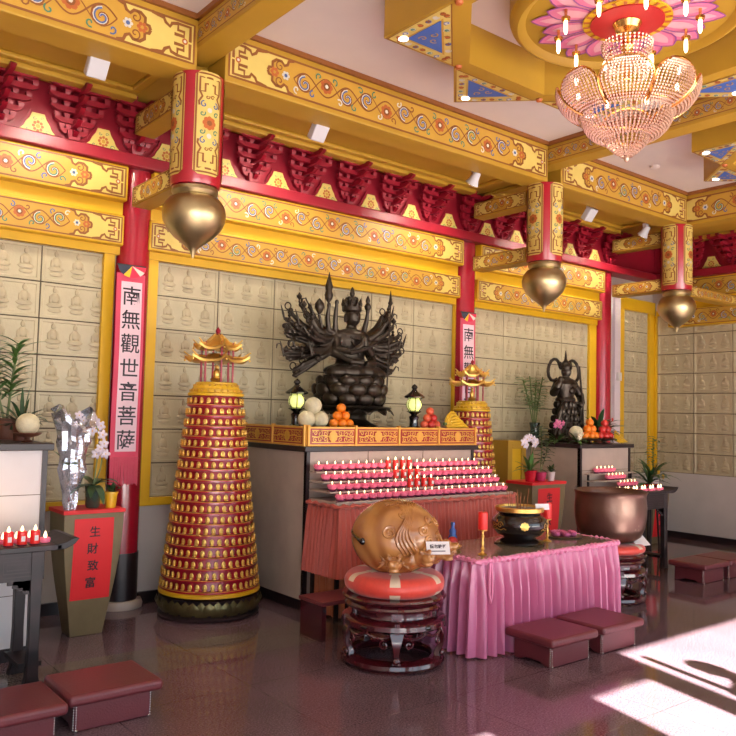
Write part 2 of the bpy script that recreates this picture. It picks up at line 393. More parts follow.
# ---------------------------------------------------------------- structure
WY, WX = 6.95, 11.3
CZ = 4.77
mb = MB(); mb.box(-3, WX+.2, -1.8, 5.06, -.1, 0, 0); mb.box(-3, WX+.2, 5.06, 5.60, -.1, 0, 1); mb.box(-3, WX+.2, 5.60, WY+.2, -.1, 0, 0)
struct(mb.build('floor', ['floor', 'floor_grey']))
struct(MB().box(-3, WX+.2, -1.8, WY+.2, CZ, CZ+.1).build('ceiling', 'ceil'))
wb = struct(MB().box(-3, WX+.2, WY, WY+.2, 0, CZ).build('wall_back', 'plaster'))
wr = struct(MB().box(WX, WX+.2, -1.6, WY, 0, CZ).build('wall_right', 'plaster'))
struct(MB().box(-3.2, -3, -1.8, WY+.2, 0, CZ).build('wall_left', 'plaster'))
mb = MB(); Y0, Y1 = -1.8, -1.6
for a, b, t in [(-3, -2.6, 0), (-2.6, 2.22, 3.26), (2.22, 3.13, 0), (3.13, 3.80, 3.26), (3.80, 3.99, 0), (3.99, 9.9, 3.57), (9.9, WX, 0)]:
    mb.box(a, b, Y0, Y1, t, CZ)
struct(mb.build('wall_front', 'plaster'))
struct(MB().box(-30, 40, -40, -1.8, -.12, -.04).build('ground_courtyard', 'ground'))  # unseen ground outside the doors, added to bounce daylight in
struct(MB().box(-3, WX, WY-.03, WY, 0, .1).build('baseboard_back', 'dark'))
struct(MB().box(WX-.03, WX, -1.6, WY-.03, 0, .09).build('baseboard_right', 'dark'))

# wall of relief tiles: one tile with three seated figures in low relief
def tile_proto(w, h):
    mb = MB()
    g = .006; d = .012
    mb.add([(g,-d,g),(w-g,-d,g),(w-g,-d,h-g),(g,-d,h-g),(g,0,g),(w-g,0,g),(w-g,0,h-g),(g,0,h-g),
            (.03,-d,.026),(w-.03,-d,.026),(w-.03,-d,h-.026),(.03,-d,h-.026),
            (.036,-.004,.032),(w-.036,-.004,.032),(w-.036,-.004,h-.032),(.036,-.004,h-.032)],
           [(0,1,9,8),(1,2,10,9),(2,3,11,10),(3,0,8,11),(8,9,13,12),(9,10,14,13),(10,11,15,14),(11,8,12,15),(12,13,14,15),
            (0,4,5,1),(1,5,6,2),(2,6,7,3),(3,7,4,0)], 0)
    for k in range(3):
        cx = w*(.2+.3*k); b = len(mb.v)
        mb.ball((cx, -.004, h*.80), (.021, .015, .026), 8, 5, 1)
        mb.ball((cx, -.004, h*.90), (.010, .010, .010), 6, 4, 1)
        mb.ball((cx, -.004, h*.58), (.040, .014, .046), 8, 5, 1)
        mb.ball((cx-.036, -.004, h*.52), (.015, .012, .042), 6, 4, 1); mb.ball((cx+.036, -.004, h*.52), (.015, .012, .042), 6, 4, 1)
        mb.ball((cx, -.004, h*.38), (.072, .018, .024), 10, 4, 1)
        mb.ball((cx, -.004, h*.24), (.060, .014, .022), 10, 4, 1)
    return mb
def tiles(name, parent, xs, z0, h, nz, fr):
    out = MB(); protos = {}
    out.add([fr(xs[0], -.001, z0), fr(xs[-1], -.001, z0), fr(xs[-1], -.001, z0+h*nz), fr(xs[0], -.001, z0+h*nz)], [(0, 1, 2, 3)], 2)
    for i in range(len(xs)-1):
        w = round(xs[i+1]-xs[i], 4)
        pr = protos.setdefault(w, tile_proto(w, h))
        for j in range(nz):
            b = len(out.v); out.v += [fr(x+xs[i], y*.8-.002, z+z0+j*h) for x, y, z in pr.v]
            out.f += [tuple(b+q for q in f) for f in pr.f]; out.m += pr.m
    return out.build(name, ['tile', 'relief', 'grout'], parent, fixn=False)
fb = lambda x, y, z: (x, WY+y, z)
TB, TH = .945, .309
bays = [(-.45, 2.60, [-.47+.618*k for k in range(6)]), (2.93, 6.88, [3.03+.64*k for k in range(7)]), (7.15, 9.75, [7.20+.60*k for k in range(5)])]
for a, b, xs in bays: tiles('relief_tiles', wb, xs, TB, TH, 7, fb)
tiles('relief_tiles', wb, [10.46, 10.80, 11.14], TB, TH, 8, fb)
ys = [WY-.09-.6*k for k in range(8)]
tiles('relief_tiles', wr, [-y for y in ys], .97, .301, 8, lambda x, y, z: (WX+y, -x, z))

# yellow frames round the tile fields
mb = MB()
for a, b in [(2.92, 3.03), (6.87, 6.96), (7.10, 7.20), (9.60, 9.80), (2.52, 2.62)]: mb.box(a, b, WY-.05, WY, .87, 3.2)
for a, b in [(2.92, 6.96), (7.10, 9.80)]: mb.box(a, b, WY-.045, WY, .87, TB)
mb.box(-3, 2.62, WY-.045, WY, .87, TB)
mb.build('yellow_frame', 'yellow', wb, bevel=.006)
mb = MB()
for a, b in [(10.36, 10.46), (11.14, WX)]: mb.box(a, b, WY-.05, WY, .94, TB+TH*8)
mb.box(10.36, WX, WY-.05, WY, TB+TH*8, 3.6); mb.build('yellow_frame', 'yellow', wb, bevel=.006)
MB().box(10.20, 10.34, WY-.06, WY, 0, 3.6).build('white_strip', 'wallwhite', wb)
mb = MB(); mb.box(WX-.05, WX, WY-.09, WY-.05, .97, 3.38); mb.box(WX-.05, WX, -1.6, WY-.09, 3.38, 3.46); mb.build('yellow_frame', 'yellow', wr)

# header beams of each bay (two painted bands, yellow between), red rail
def header(nm, x0, x1, fr, lab, grp, seeds):
    L = x1-x0
    for bn, z0, z1, yf, s in [('upper', 3.57, 3.88, -.20, seeds), ('lower', 3.18, 3.45, -.15, seeds+1)]:
        t = thing('painted_lintel', f'{bn} painted scrollwork band {lab}', 'lintel', fr(x0, yf, z0), 0, grp)
        mb = MB(); o = Vector(fr(x0, yf, z0))
        def loc(x, y, z): return tuple(Vector(fr(x0+x, yf+y, z0+z))-o)
        def bx(m, xa, xb, ya, yb, za, zb): m.add([loc(xa,ya,za),loc(xb,ya,za),loc(xb,yb,za),loc(xa,yb,za),loc(xa,ya,zb),loc(xb,ya,zb),loc(xb,yb,zb),loc(xa,yb,zb)],[(0,3,2,1),(4,5,6,7),(0,1,5,4),(1,2,6,5),(2,3,7,6),(3,0,4,7)])
        bx(mb, 0, L, 0, -yf, 0, z1-z0); mb.build('beam_board', 'yellow', t, bevel=.01)
        mb = MB(); ornament(mb, L, z1-z0, lambda x, y, off: loc(x, -off, y), seed=s); mb.build('painted_scrollwork', PM, t, fixn=False)
    t = MB(); a = Vector(fr(x0, -.10, 3.45)); 
    pts = [fr(x0,-.10,3.45),fr(x1,-.10,3.45),fr(x1,0,3.45),fr(x0,0,3.45),fr(x0,-.10,3.57),fr(x1,-.10,3.57),fr(x1,0,3.57),fr(x0,0,3.57)]
    t.add(pts, [(0,3,2,1),(4,5,6,7),(0,1,5,4),(1,2,6,5),(2,3,7,6),(3,0,4,7)])
    return t
T = MB()
for x0, x1, lab, sd in [(-.9, 2.65, 'over the left wall bay', 3), (2.885, 6.86, 'over the middle bay behind the large statue', 5), (7.16, 9.75, 'over the right bay behind the small statue', 9)]:
    t = header('x', x0, x1, fb, lab, None, sd); T.v, T.f, T.m = T.v+t.v, T.f+[tuple(i+len(T.v) for i in f) for f in t.f], T.m+t.m
    T.box(x0, x1, WY-.07, WY, 3.11, 3.18)
fbr = lambda x, y, z: (WX+y, -x, z)
t = header('x', -6.6, -1.5, fbr, 'along the right-hand wall', None, 11); T.v, T.f, T.m = T.v+t.v, T.f+[tuple(i+len(T.v) for i in f) for f in t.f], T.m+t.m
T.build('yellow_header', 'yellow', wb)
mb = MB(); mb.box(-3, WX-.3, 6.70, WY, 3.88, 3.99); mb.box(WX-.30, WX, -1.6, WY, 3.88, 3.99)
struct(mb.build('trim_1', 'redb', bevel=.012))
mb = MB(); mb.box(-3, WX-.13, 6.84, WY, 3.99, CZ-.22); mb.box(WX-.13, WX, -1.6, WY, 3.99, CZ-.22)
struct(mb.build('trim_2', 'redb'))

# columns
def column(x, y, lab):
    t = thing('column', lab, 'column', (x, y, 0), 0)
    MB().lathe([(.148, .48), (.148, 3.9)], 32).build('shaft', 'crim', t)
    MB().lathe([(.154, .06), (.154, .48)], 32).build('lower_sleeve', 'dark', t)
    MB().lathe([(.20, 0), (.205, .03), (.19, .07)], 32).build('base', 'panel', t)
    return t
column(2.79, 6.93, 'crimson round column with the readable rose banner, left of the middle bay')
column(7.035, 6.93, 'crimson round column behind the farther tapering tower, carrying the half-hidden banner')
column(9.90, 6.93, 'crimson round column right of the small standing statue, beside the white strip')

# bracket sets under the eave and gold plaques between them
def make_bracket():
    t = thing('bracket_set', 'x', 'bracket set', (0, 0, 0)); t.scale = (.93, 1, 1)
    def arm(w, z, y0, y1, h=.055):
        poly = [(-w, .5*h), (-w, h), (w, h), (w, .5*h), (w*.86, .12*h), (w*.7, -.2*h), (-w*.7, -.2*h), (-w*.86, .12*h)]
        m = MB(); m.prism(poly, y0, y1, 0, lambda x, y, zz: (x, zz, z+y)); return m
    def blk(x, y, z, s=.036):
        m = MB()
        m.add([(x-s*.65,y-s*.65,z),(x+s*.65,y-s*.65,z),(x+s*.65,y+s*.65,z),(x-s*.65,y+s*.65,z),(x-s,y-s,z+s),(x+s,y-s,z+s),(x+s,y+s,z+s),(x-s,y+s,z+s),
               (x-s,y-s,z+s*1.6),(x+s,y-s,z+s*1.6),(x+s,y+s,z+s*1.6),(x-s,y+s,z+s*1.6)],
              [(0,3,2,1),(0,1,5,4),(1,2,6,5),(2,3,7,6),(3,0,4,7),(4,5,9,8),(5,6,10,9),(6,7,11,10),(7,4,8,11),(8,9,10,11)]); return m
    blk(0, -.02, 0, .06).build('bearing_block', 'redb', t)
    lv = [(.12, .075, -.03), (.18, .155, -.06), (.235, .235, -.11), (.27, .315, -.17), (.285, .395, -.22)]
    for i, (w, z, y) in enumerate(lv):
        arm(w, z, y-.022, y+.022, .038).build('cross_arm', 'redb', t)
        arm(w*.8, z, .02, .05, .038).build('cross_arm', 'redb', t)
        m = MB(); ln = .07+.07*i
        m.prism([(.06, .0), (-ln, 0), (-ln-.05, .03), (-ln-.02, .05), (.06, .05)], -.022, .022, 0, lambda x, zz, y: (y, x-.02, z-.03+zz)); m.build('projecting_arm', 'redb', t)
        for x in (-w*.9, -w*.42, w*.42, w*.9): blk(x, y, z+.034, .026).build('block', 'redb', t)
    return t
br = make_bracket()
bx = [.08+.61*k for k in range(4)] + [3.33+.607*k for k in range(6)] + [7.42+.60*k for k in range(4)]
bx = [.98-.0+.6*k for k in range(-2, 3)] ; bx = [-.22, .37, .99, 1.58, 2.17]
mid = [3.32+.605*k for k in range(6)]; rt = [7.60+.56*k for k in range(4)]
def place_br(src, x, y, rot, lab, first=False):
    if first: src.location = (x, y, 3.99); src.rotation_euler = (0, 0, rot); src['label'] = lab; src['group'] = 'red bracket sets under the eave'; return
    dup(src, (x, y, 3.99), rot, lab, 'red bracket sets under the eave')
n = 0
for bay, xs in (('left bay', bx), ('middle bay', mid), ('right bay', rt)):
    for k, x in enumerate(xs):
        place_br(br, x, 6.84, 0, f'red tiered bracket set above the {bay}, {ORD[k]} from the left', n == 0); n += 1
for k, y in enumerate([6.2, 5.6, 5.0, 4.4]):
    place_br(br, WX-.13, y, -pi/2, f'red tiered bracket set on the right-hand wall, {ORD[k]} from the back corner')
for k, (x, lb) in enumerate(((2.73, 'above the left banner column'), (7.0, 'above the column behind the far tower'), (9.93, 'above the column right of the small statue'))):
    place_br(br, x, 6.84, 0, f'red tiered bracket set {lb}')
def make_plaque():
    t = thing('gold_plaque', 'x', 'plaque', (0, 0, 0))
    sh = [(1.12*a_, 1.12*b_) for a_, b_ in [(-.13, 0), (-.125, .03), (-.10, .055), (-.085, .09), (-.06, .125), (-.045, .165), (.045, .165), (.06, .125), (.085, .09), (.10, .055), (.125, .03), (.13, 0)]]
    MB().prism([(x*1.22, y*1.16) for x, y in sh], -.008, 0, 0, lambda x, y, z: (x, z, y)).build('red_rim', 'redb', t)
    MB().prism(sh, -.02, -.008, 0, lambda x, y, z: (x, z, y)).build('plaque_face', 'pale', t)
    m = MB(); fr = lambda x, y, off: (x, -.021-off, y)
    for j in range(8): m.disc((.036*cos(j*pi/4), .075+.036*sin(j*pi/4)), .014, fr, .001, 0, 6)
    m.disc((0, .075), .018, fr, .002, 1, 8)
    for s in (-1, 1):
        m.ribbon(spiral(s*.08, .035, .022, 1, 0, s), .006, fr, .001, 2); m.ribbon(spiral(s*.03, .14, .016, 1, 0, s), .005, fr, .001, 2)
    m.build('red_flower', ['redpt', 'orange', 'green'], t, fixn=False)
    return t
pq = make_plaque(); n = 0
for bay, xs in (('left bay', [.08, .68, 1.28, 1.88, 2.43]), ('middle bay', [3.02]+[3.62+.605*k for k in range(6)]), ('right bay', [7.32]+[7.88+.56*k for k in range(3)]+[9.57])):
    for k, x in enumerate(xs):
        lb = f'gold trapezoid plaque with red flower above the {bay}, {ORD[k]} from the left'
        if n == 0: pq.location = (x, 6.82, 3.99); pq['label'] = lb; pq['group'] = 'gold plaques between brackets'
        else: dup(pq, (x, 6.82, 3.99), 0, lb, 'gold plaques between brackets')
        n += 1
for k, y in enumerate([6.5, 5.9, 5.3, 4.7]):
    dup(pq, (WX-.15, y, 3.99), -pi/2, f'gold trapezoid plaque on the right-hand wall, {ORD[k]} from the back corner', 'gold plaques between brackets')

# ---------------------------------------------------------------- ceiling beams
BZ = 4.33
def beam(x0, x1, y0, y1, lab, faces, z0=BZ, z1=CZ, seed=2):
    t = thing('ceiling_beam', lab, 'beam', (x0, y0, z0)); lx, ly, h = x1-x0, y1-y0, z1-z0
    MB().box(0, lx, 0, ly, 0, h).build('beam_body', 'ochre', t, bevel=.008)
    mb = MB()
    ph = h-.08
    if 'S' in faces: ornament(mb, lx, ph, lambda x, y, off: (x, -off, .02+y), seed=seed)
    if 'W' in faces: ornament(mb, ly, ph, lambda x, y, off: (-off, y and (ly-x) or (ly-x), .02+y), seed=seed+3)
    if 'E' in faces: ornament(mb, ly, ph, lambda x, y, off: (lx+off, x, .02+y), seed=seed+4)
    mb.build('painted_scrollwork', PM, t, fixn=False)
    if 'S' in faces: MB().box(0, lx, -.03, 0, h-.04, h).build('cornice', 'brown', t)
    if 'W' in faces: MB().box(-.03, 0, 0, ly, h-.04, h).build('cornice', 'brown', t)
    return t
beam(-.6, 2.66, 5.50, 5.80, 'long painted ceiling beam at top left, left of the nearest hanging post', 'S', seed=4)
beam(2.90, 6.87, 5.50, 5.80, 'long painted ceiling beam between the two hanging posts, in front of the middle bay', 'S', seed=5)
beam(7.10, 9.75, 5.50, 5.80, 'painted ceiling beam between the second and third hanging posts, right of the chandelier', 'S', seed=6)
beam(2.66, 2.89, -1.6, 5.80, 'ceiling beam running toward the viewer from the nearest hanging post', 'W', z0=4.52, seed=7)
beam(6.87, 7.09, -1.6, 5.80, 'ceiling beam running toward the viewer behind the chandelier', 'W', z0=4.52, seed=8)
beam(9.75, 10.0, -1.6, 5.80, 'ceiling beam running toward the viewer at the far right edge', 'W', seed=9)
# soffit over the aisle, with stepped mouldings
SZ = 4.47
mb = MB(); mb.box(-3, 10.0, 5.80, WY, SZ, CZ); mb.box(10.0, WX, -1.6, WY, SZ, CZ)
mb.box(-3, 10.0, 5.80, 5.95, SZ-.06, SZ)
for a, b in [(-3, 2.60), (2.85, 6.80), (7.05, 9.75)]:
    mb.box(a, b, 6.42, 6.50, SZ-.04, SZ); mb.box(a, b, 6.50, 6.62, SZ-.075, SZ)
    if a > 0: mb.box(a, a+.08, 5.92, 6.42, SZ-.04, SZ)
    mb.box(b-.08, b, 5.92, 6.42, SZ-.04, SZ)
mb.box(10.95, 11.1, -1.6, WY, SZ-.06, SZ)
struct(mb.build('trim_3', 'ochre', bevel=.01))
# tie beams joining hanging posts and wall columns
def tie(x, y0, y1, z0, z1, lab, seed, axis='Y'):
    t = thing('tie_beam', lab, 'tie beam', (x, y0, z0)); h = z1-z0; L = y1-y0
    if axis == 'Y':
        MB().box(-.09, .09, 0, L, 0, h).build('beam_body', 'ochre', t, bevel=.008)
        mb = MB(); ornament(mb, L, h, lambda u, v, off: (-.09-off, L-u, v), seed=seed); mb.build('painted_scrollwork', PM, t, fixn=False)
    else:
        MB().box(0, L, -.09, .09, 0, h).build('beam_body', 'ochre', t, bevel=.008)
        mb = MB(); ornament(mb, L, h, lambda u, v, off: (u, -.09-off, v), seed=seed); mb.build('painted_scrollwork', PM, t, fixn=False)
PX = [2.745, 6.985, 9.72]; PY = 5.63
for x, w, s in [(2.74, 'nearest', 1), (7.0, 'second', 2), (9.85, 'third', 3)]:
    tie(x, 5.83, 6.65, 3.50, 3.67, f'lower short tie beam between the {w} hanging post and its wall column', s)
    tie(x, 5.83, 6.65, 4.14, 4.32, f'upper short tie beam between the {w} hanging post and its wall column', s+5)
t = tie(9.92, 0, 1.25, 3.42, 3.56, 'lower short tie beam from the third hanging post toward the right wall', 8, 'X')
bpy.context.view_layer.update()
for o in COL.objects:
    if o.get('label', '').startswith('lower short tie beam from the third'): o.location = (9.92, PY, 3.42)

# hanging posts with lotus bulb ends
def post(x, y, lab):
    t = thing('hanging_post', lab, 'hanging post', (x, y, 3.47))
    MB().lathe([(.185, .0), (.195, .03), (.195, BZ-3.47)], 32).build('post_shaft', 'red', t)
    for k in range(4):
        a0 = radians(270+90*k)
        def fr(u, v, off, a0=a0): 
            r = .196+off; a = a0+(v-.115)/.196; return (r*cos(a), r*sin(a), .06+u)
        mb = MB(); L, h = .80, .23
        nv = 6; nu = 2
        g = [(0, .04), (.04, 0)]
        vs = []; 
        for i in range(nv+1):
            v = h*i/nv; e = .03*(1-min(1, min(v, h-v)/.04)); vs += [fr(e, v, .003), fr(L-e, v, .003)]
        mb.add(vs, [(2*i, 2*i+1, 2*i+3, 2*i+2) for i in range(nv)], 2)
        rect = [(.02, .012), (L-.02, .012), (L-.02, h-.012), (.02, h-.012)]; pts = []
        for q in range(4):
            a, b = rect[q], rect[(q+1) % 4]; s_ = 7
            pts += [(a[0]+(b[0]-a[0])*i/s_, a[1]+(b[1]-a[1])*i/s_) for i in range(s_)]
        mb.ribbon(pts, .014, fr, .005, 0, closed=True)
        for s in (0, 1):
            U = (lambda u: u) if s == 0 else (lambda u: L-u)
            for w in (1, -1):
                V = lambda v: h/2+w*v
                mb.ribbon([(U(.05), V(.0)), (U(.05), V(.08)), (U(.16), V(.08)), (U(.16), V(.04)), (U(.10), V(.04)), (U(.10), V(.015))], .016, fr, .006, 0)
                mb.ribbon([(U(.16), V(.08)), (U(.20), V(.06)), (U(.24), V(.085)), (U(.27), V(.08))], .015, fr, .006, 0)
                mb.ribbon(spiral(U(.26), V(.045), .028, 1, 0, w), .009, fr, .006, 3); mb.ribbon(spiral(U(.33), V(.055), .024, 1, 1, -w), .009, fr, .006, 5)
                mb.ribbon(spiral(U(.20), V(.02), .018, 1, 1, -w), .008, fr, .006, 0)
            mb.disc((U(.30), h/2), .02, fr, .006, 4, 8)
        for j in range(8): mb.disc((L/2+.036*cos(j*pi/4), h/2+.036*sin(j*pi/4)), .02, fr, .007, 6, 6)
        mb.disc((L/2, h/2), .022, fr, .008, 0, 8)
        mb.build('painted_panel', PM, t, fixn=False)
    MB().lathe([(.16, .0), (.175, -.01), (.18, -.04), (.165, -.065), (.155, -.075)], 32).build('brass_collar', 'brass', t)
    MB().lathe([(.15, -.07), (.19, -.09), (.228, -.14), (.245, -.20), (.238, -.26), (.205, -.33), (.15, -.39), (.09, -.435), (.045, -.47), (.022, -.50), (.006, -.55)], 36).build('lotus_bulb', 'brass', t, angle=60)
post(PX[0], PY, 'red hanging post with brass lotus bulb, nearest and leftmost of the three')
post(PX[1], PY, 'red hanging post with brass lotus bulb, middle of the three, left of chandelier')
post(PX[2], PY, 'red hanging post with brass lotus bulb, farthest, near the corner by the right wall')

# ceiling star coffers, lotus medallion
def star(cx, cy, R, lab, z=4.45):
    t = thing('star_coffer', lab, 'ceiling coffer', (cx, cy, z)); H = CZ-z
    r8 = R*.765; ri = r8*.90
    out = []
    for k in range(8):
        a = k*pi/4; out.append((R*cos(a), R*sin(a))); a += pi/8; out.append((r8*cos(a), r8*sin(a)))
    inn = [(ri*cos(k*pi/4+pi/8), ri*sin(k*pi/4+pi/8)) for k in range(8)]
    mb = MB(); n = 16
    vs = [(x, y, zz) for zz in (0, H) for x, y in out]; fs = [(i, (i+1) % n, n+(i+1) % n, n+i) for i in range(n)]
    b = len(vs); vs += [(x, y, zz) for zz in (0, H) for x, y in inn]
    fs += [(b+i, b+(i+1) % 8, b+8+(i+1) % 8, b+8+i) for i in range(8)]
    for k in range(8):
        tip = 2*k; left = (2*k-1) % 16; right = 2*k+1; ia = (k-1) % 8; ib = k
        fs.append((left, tip, right)); fs.append((b+ia, left, right, b+ib))
    mb.add(vs, fs, 0); mb.build('coffer_frame', 'ochre', t, fixn=False, angle=20)
    fr = lambda x, y, off: (x, y, -off)
    for k in range(8):
        a = k*pi/4; A = (R*cos(a), R*sin(a)); B = (r8*cos(a+pi/8), r8*sin(a+pi/8)); C = (r8*cos(a-pi/8), r8*sin(a-pi/8))
        G = ((A[0]+B[0]+C[0])/3, (A[1]+B[1]+C[1])/3)
        def q(p, s): return (G[0]+(p[0]-G[0])*s, G[1]+(p[1]-G[1])*s)
        mb = MB()
        mb.ribbon([q(p, .93) for p in (A, B, C)], .012, fr, .006, 0, closed=True)
        mb.add([fr(*q(p, .90), .003) for p in (A, B, C)], [(0, 1, 2)], 2)
        mb.add([fr(*q(p, .50), .006) for p in (A, B, C)], [(0, 1, 2)], 3)
        mb.ribbon([q(p, .54) for p in (A, B, C)], .022, fr, .007, 1, closed=True)
        for p0, p1 in ((A, B), (B, C), (C, A)):
            P0, P1 = q(p0, .74), q(p1, .74); nn = 7
            for j in range(nn):
                u = (j+.5)/nn; c = (P0[0]+(P1[0]-P0[0])*u, P0[1]+(P1[1]-P0[1])*u)
                mb.disc(c, .022, fr, .008, [6, 4, 5, 6, 0, 4, 6][j % 7], 6)
                mb.ribbon(spiral(c[0], c[1], .03, 1, j, 1, 7), .007, fr, .009, [0, 3, 4][j % 3])
        for j in range(3):
            mb.ribbon(spiral(G[0]+.05*cos(a+j*2.09), G[1]+.05*sin(a+j*2.09), .035, 1, a+j*2.09, 1, 10), .009, fr, .009, 1)
        mb.build('painted_triangle', ['brown', 'orange', 'pale', 'starblue', 'white', 'green', 'redpt'], t, fixn=False)
        MB().lathe([(.03, -.004), (.022, -.022), (.0, -.026)], 10, (B[0]*.97, B[1]*.97, 0)).build('boss', 'redpt', t)
        rr = R-.14
        MB().lathe([(.036, -.004), (.036, -.012), (.028, -.014)], 14, (rr*cos(a), rr*sin(a), 0)).build('downlight', 'spot', t)
    return t
SC = (4.74, 3.12)
star(SC[0], SC[1], 1.70, 'eight-pointed star coffer with blue triangles around the chandelier, painted and gold framed')
star(8.42, 3.12, 1.43, 'eight-pointed star coffer at right edge, behind and right of the chandelier')
t = thing('ceiling_medallion', 'round pink lotus ceiling medallion with red centre above the chandelier', 'ceiling medallion', (SC[0], SC[1], 4.55)); t.scale = (.94, .94, 1.28)
MB().lathe([(.84, .0), (.86, .02), (.86, .17)], 64).build('gold_ring', 'ochre', t)
MB().lathe([(.74, 0), (.77, -.02), (.80, -.03), (.83, -.02), (.85, 0)], 64, cap=False).build('ring_moulding', 'ochre', t)
fr = lambda x, y, off: (x, y, -off)
def petal(a, r0, r1, wd):
    pts = []; 
    prof = [(0, .35), (.25, .8), (.5, 1), (.7, .92), (.85, .62), (.95, .25), (1, 0)]
    for u, w in prof: pts.append((r0+(r1-r0)*u, wd*w))
    for u, w in reversed(prof[:-1]): pts.append((r0+(r1-r0)*u, -wd*w))
    return [(x*cos(a)-y*sin(a), x*sin(a)+y*cos(a)) for x, y in pts]
for j in range(24):
    a = j*pi/12; outer = j % 2
    p = petal(a, .26, .70 if outer else .62, .10)
    mb = MB(); o1, o2 = (.004, .006) if outer else (.010, .012)
    mb.add([fr(x, y, o1) for x, y in p], [tuple(range(len(p)))], 0)
    p2 = petal(a, .27, .64 if outer else .55, .05); mb.add([fr(x, y, o2) for x, y in p2], [tuple(range(len(p2)))], 1)
    mb.ribbon(p, .012, fr, o2+.001, 2, closed=True)
    mb.build('painted_petal', ['petalA', 'petalB', 'petalL'], t, fixn=False)
MB().lathe([(.32, -.014), (.32, -.024)], 40).build('yellow_ring', 'yellow', t)
dash = MB().box(.27, .315, -.012, .012, -.028, -.026).build('red_dash', 'redpt', t); dash.rotation_euler = (0, 0, .02)
for j in range(1, 24): o = dash.copy(); COL.objects.link(o); o.rotation_euler = (0, 0, .02+j*pi/12)
MB().lathe([(.265, -.02), (.265, -.032), (.12, -.036)], 40).build('red_centre', 'deepred', t)
for k in range(10):
    a = k*2*pi/10+.2; c = (.50*cos(a), .50*sin(a))
    h = MB().lathe([(.012, -.01), (.010, -.05), (.034, -.055), (.03, -.07), (.012, -.075)], 12, (c[0], c[1], 0)).build('lamp_holder', 'frame', t)
    MB().lathe([(.013, -.075), (.015, -.10), (.014, -.13), (.006, -.145)], 10, (c[0], c[1], 0)).build('bulb', 'bulb', h)
L_ = bpy.data.lights.new('medallion_lamps', 'POINT'); L_.energy = 5; L_.color = (1, .82, .6); L_.shadow_soft_size = .3
o = bpy.data.objects.new('medallion_light', L_); COL.objects.link(o); o.parent = t; o.location = (0, 0, -.2)

# chandelier
t = thing('chandelier', 'large round crystal chandelier with scalloped gold-edged petals, hanging at top right', 'chandelier', (SC[0], SC[1], 3.56))
MB().lathe([(.09, .955), (.10, .94), (.08, .90), (.03, .885), (.02, .84), (.035, .82), (.05, .78), (.03, .74), (.02, .55)], 24).build('brass_stem', 'frame', t)
def bead(mb, p, r, m=0):
    x, y, z = p; mb.add([(x, y, z-r*1.25), (x+r, y, z), (x, y+r, z), (x-r, y, z), (x, y-r, z), (x, y, z+r*1.25)],
        [(0, 2, 1), (0, 3, 2), (0, 4, 3), (0, 1, 4), (5, 1, 2), (5, 2, 3), (5, 3, 4), (5, 4, 1)], m)
def bowl(prof, ns, nz, r, name):
    mb = MB()
    for i in range(nz+1):
        u = i/nz*(len(prof)-1); k = min(int(u), len(prof)-2); f = u-k
        rr = prof[k][0]*(1-f)+prof[k+1][0]*f; z = prof[k][1]*(1-f)+prof[k+1][1]*f
        for j in range(ns):
            a = 2*pi*(j+(i % 2)*.0)/ns; bead(mb, (rr*cos(a), rr*sin(a), z), r*(.55+.45*min(1, rr/prof[0][0]+.2)))
    o = mb.build(name, 'crystal', t, angle=5, fixn=False); return o
bowl([(.31, .31), (.302, .26), (.275, .20), (.23, .155), (.17, .125)], 56, 13, .0115, 'lower_bead_bowl')
bowl([(.15, .14), (.13, .09), (.08, .04), (.04, .01)], 30, 9, .011, 'drop_bead_bowl')
bowl([(.17, .80), (.16, .74), (.13, .68), (.12, .64)], 36, 8, .010, 'upper_bead_basket')
bowl([(.13, .64), (.15, .60), (.12, .56)], 30, 5, .010, 'neck_bead_basket')
MB().lathe([(.315, .305), (.325, .32), (.32, .335), (.305, .325)], 56, cap=False).build('gold_ring', 'frame', t)
MB().lathe([(.155, .135), (.16, .145), (.15, .15)], 40, cap=False).build('gold_ring', 'frame', t)
MB().ball((0, 0, .0), (.02, .02, .035), 10, 8).build('crystal_drop', 'crystal', t)
for k in range(8):
    a = k*pi/4+.576
    def pt(u, v):    # u -1..1 across, v 0..1 up the petal
        s = math.sqrt(max(0, 1-(max(0, v-.5)/.5)**2))*.98 if v > .5 else (.9+.08*v/.5)
        aa = a+u*s*.39; r = .30+.19*(1-(1-v)**2.2)-.02*v**4
        return (r*cos(aa), r*sin(aa), .285+.235*v**1.25)
    mb = MB()
    for i in range(-6, 7):
        u = i/6.6
        for j in range(15):
            v = (j+.5)/15
            if v < 1: bead(mb, pt(u, v*.97), .0105)
    pe = mb.build('petal_bead_strands', 'crystal', t, angle=5, fixn=False)
    rim = [pt(-1, v/10) for v in range(11)]+[pt(1, v/10) for v in range(10, -1, -1)]
    rim = [pt(-1, v) for v in (0, .15, .3, .45, .6, .72, .82, .9, .96, .99)]+[pt(0, 1.0)]+[pt(1, v) for v in (.99, .96, .9, .82, .72, .6, .45, .3, .15, 0)]
    MB().tube(rim, .009, 6).build('petal_rim', 'frame', t)
    c = (.36*cos(a+pi/8), .36*sin(a+pi/8))
    MB().lathe([(.012, .49), (.016, .515), (.013, .53), (.003, .55)], 8, (c[0], c[1], 0)).build('candle_bulb', 'bulb', t)
L_ = bpy.data.lights.new('chandelier_bulbs', 'POINT'); L_.energy = 7; L_.color = (1, .80, .62); L_.shadow_soft_size = .12
o = bpy.data.objects.new('chandelier_light', L_); COL.objects.link(o); o.parent = t; o.location = (0, 0, .52)

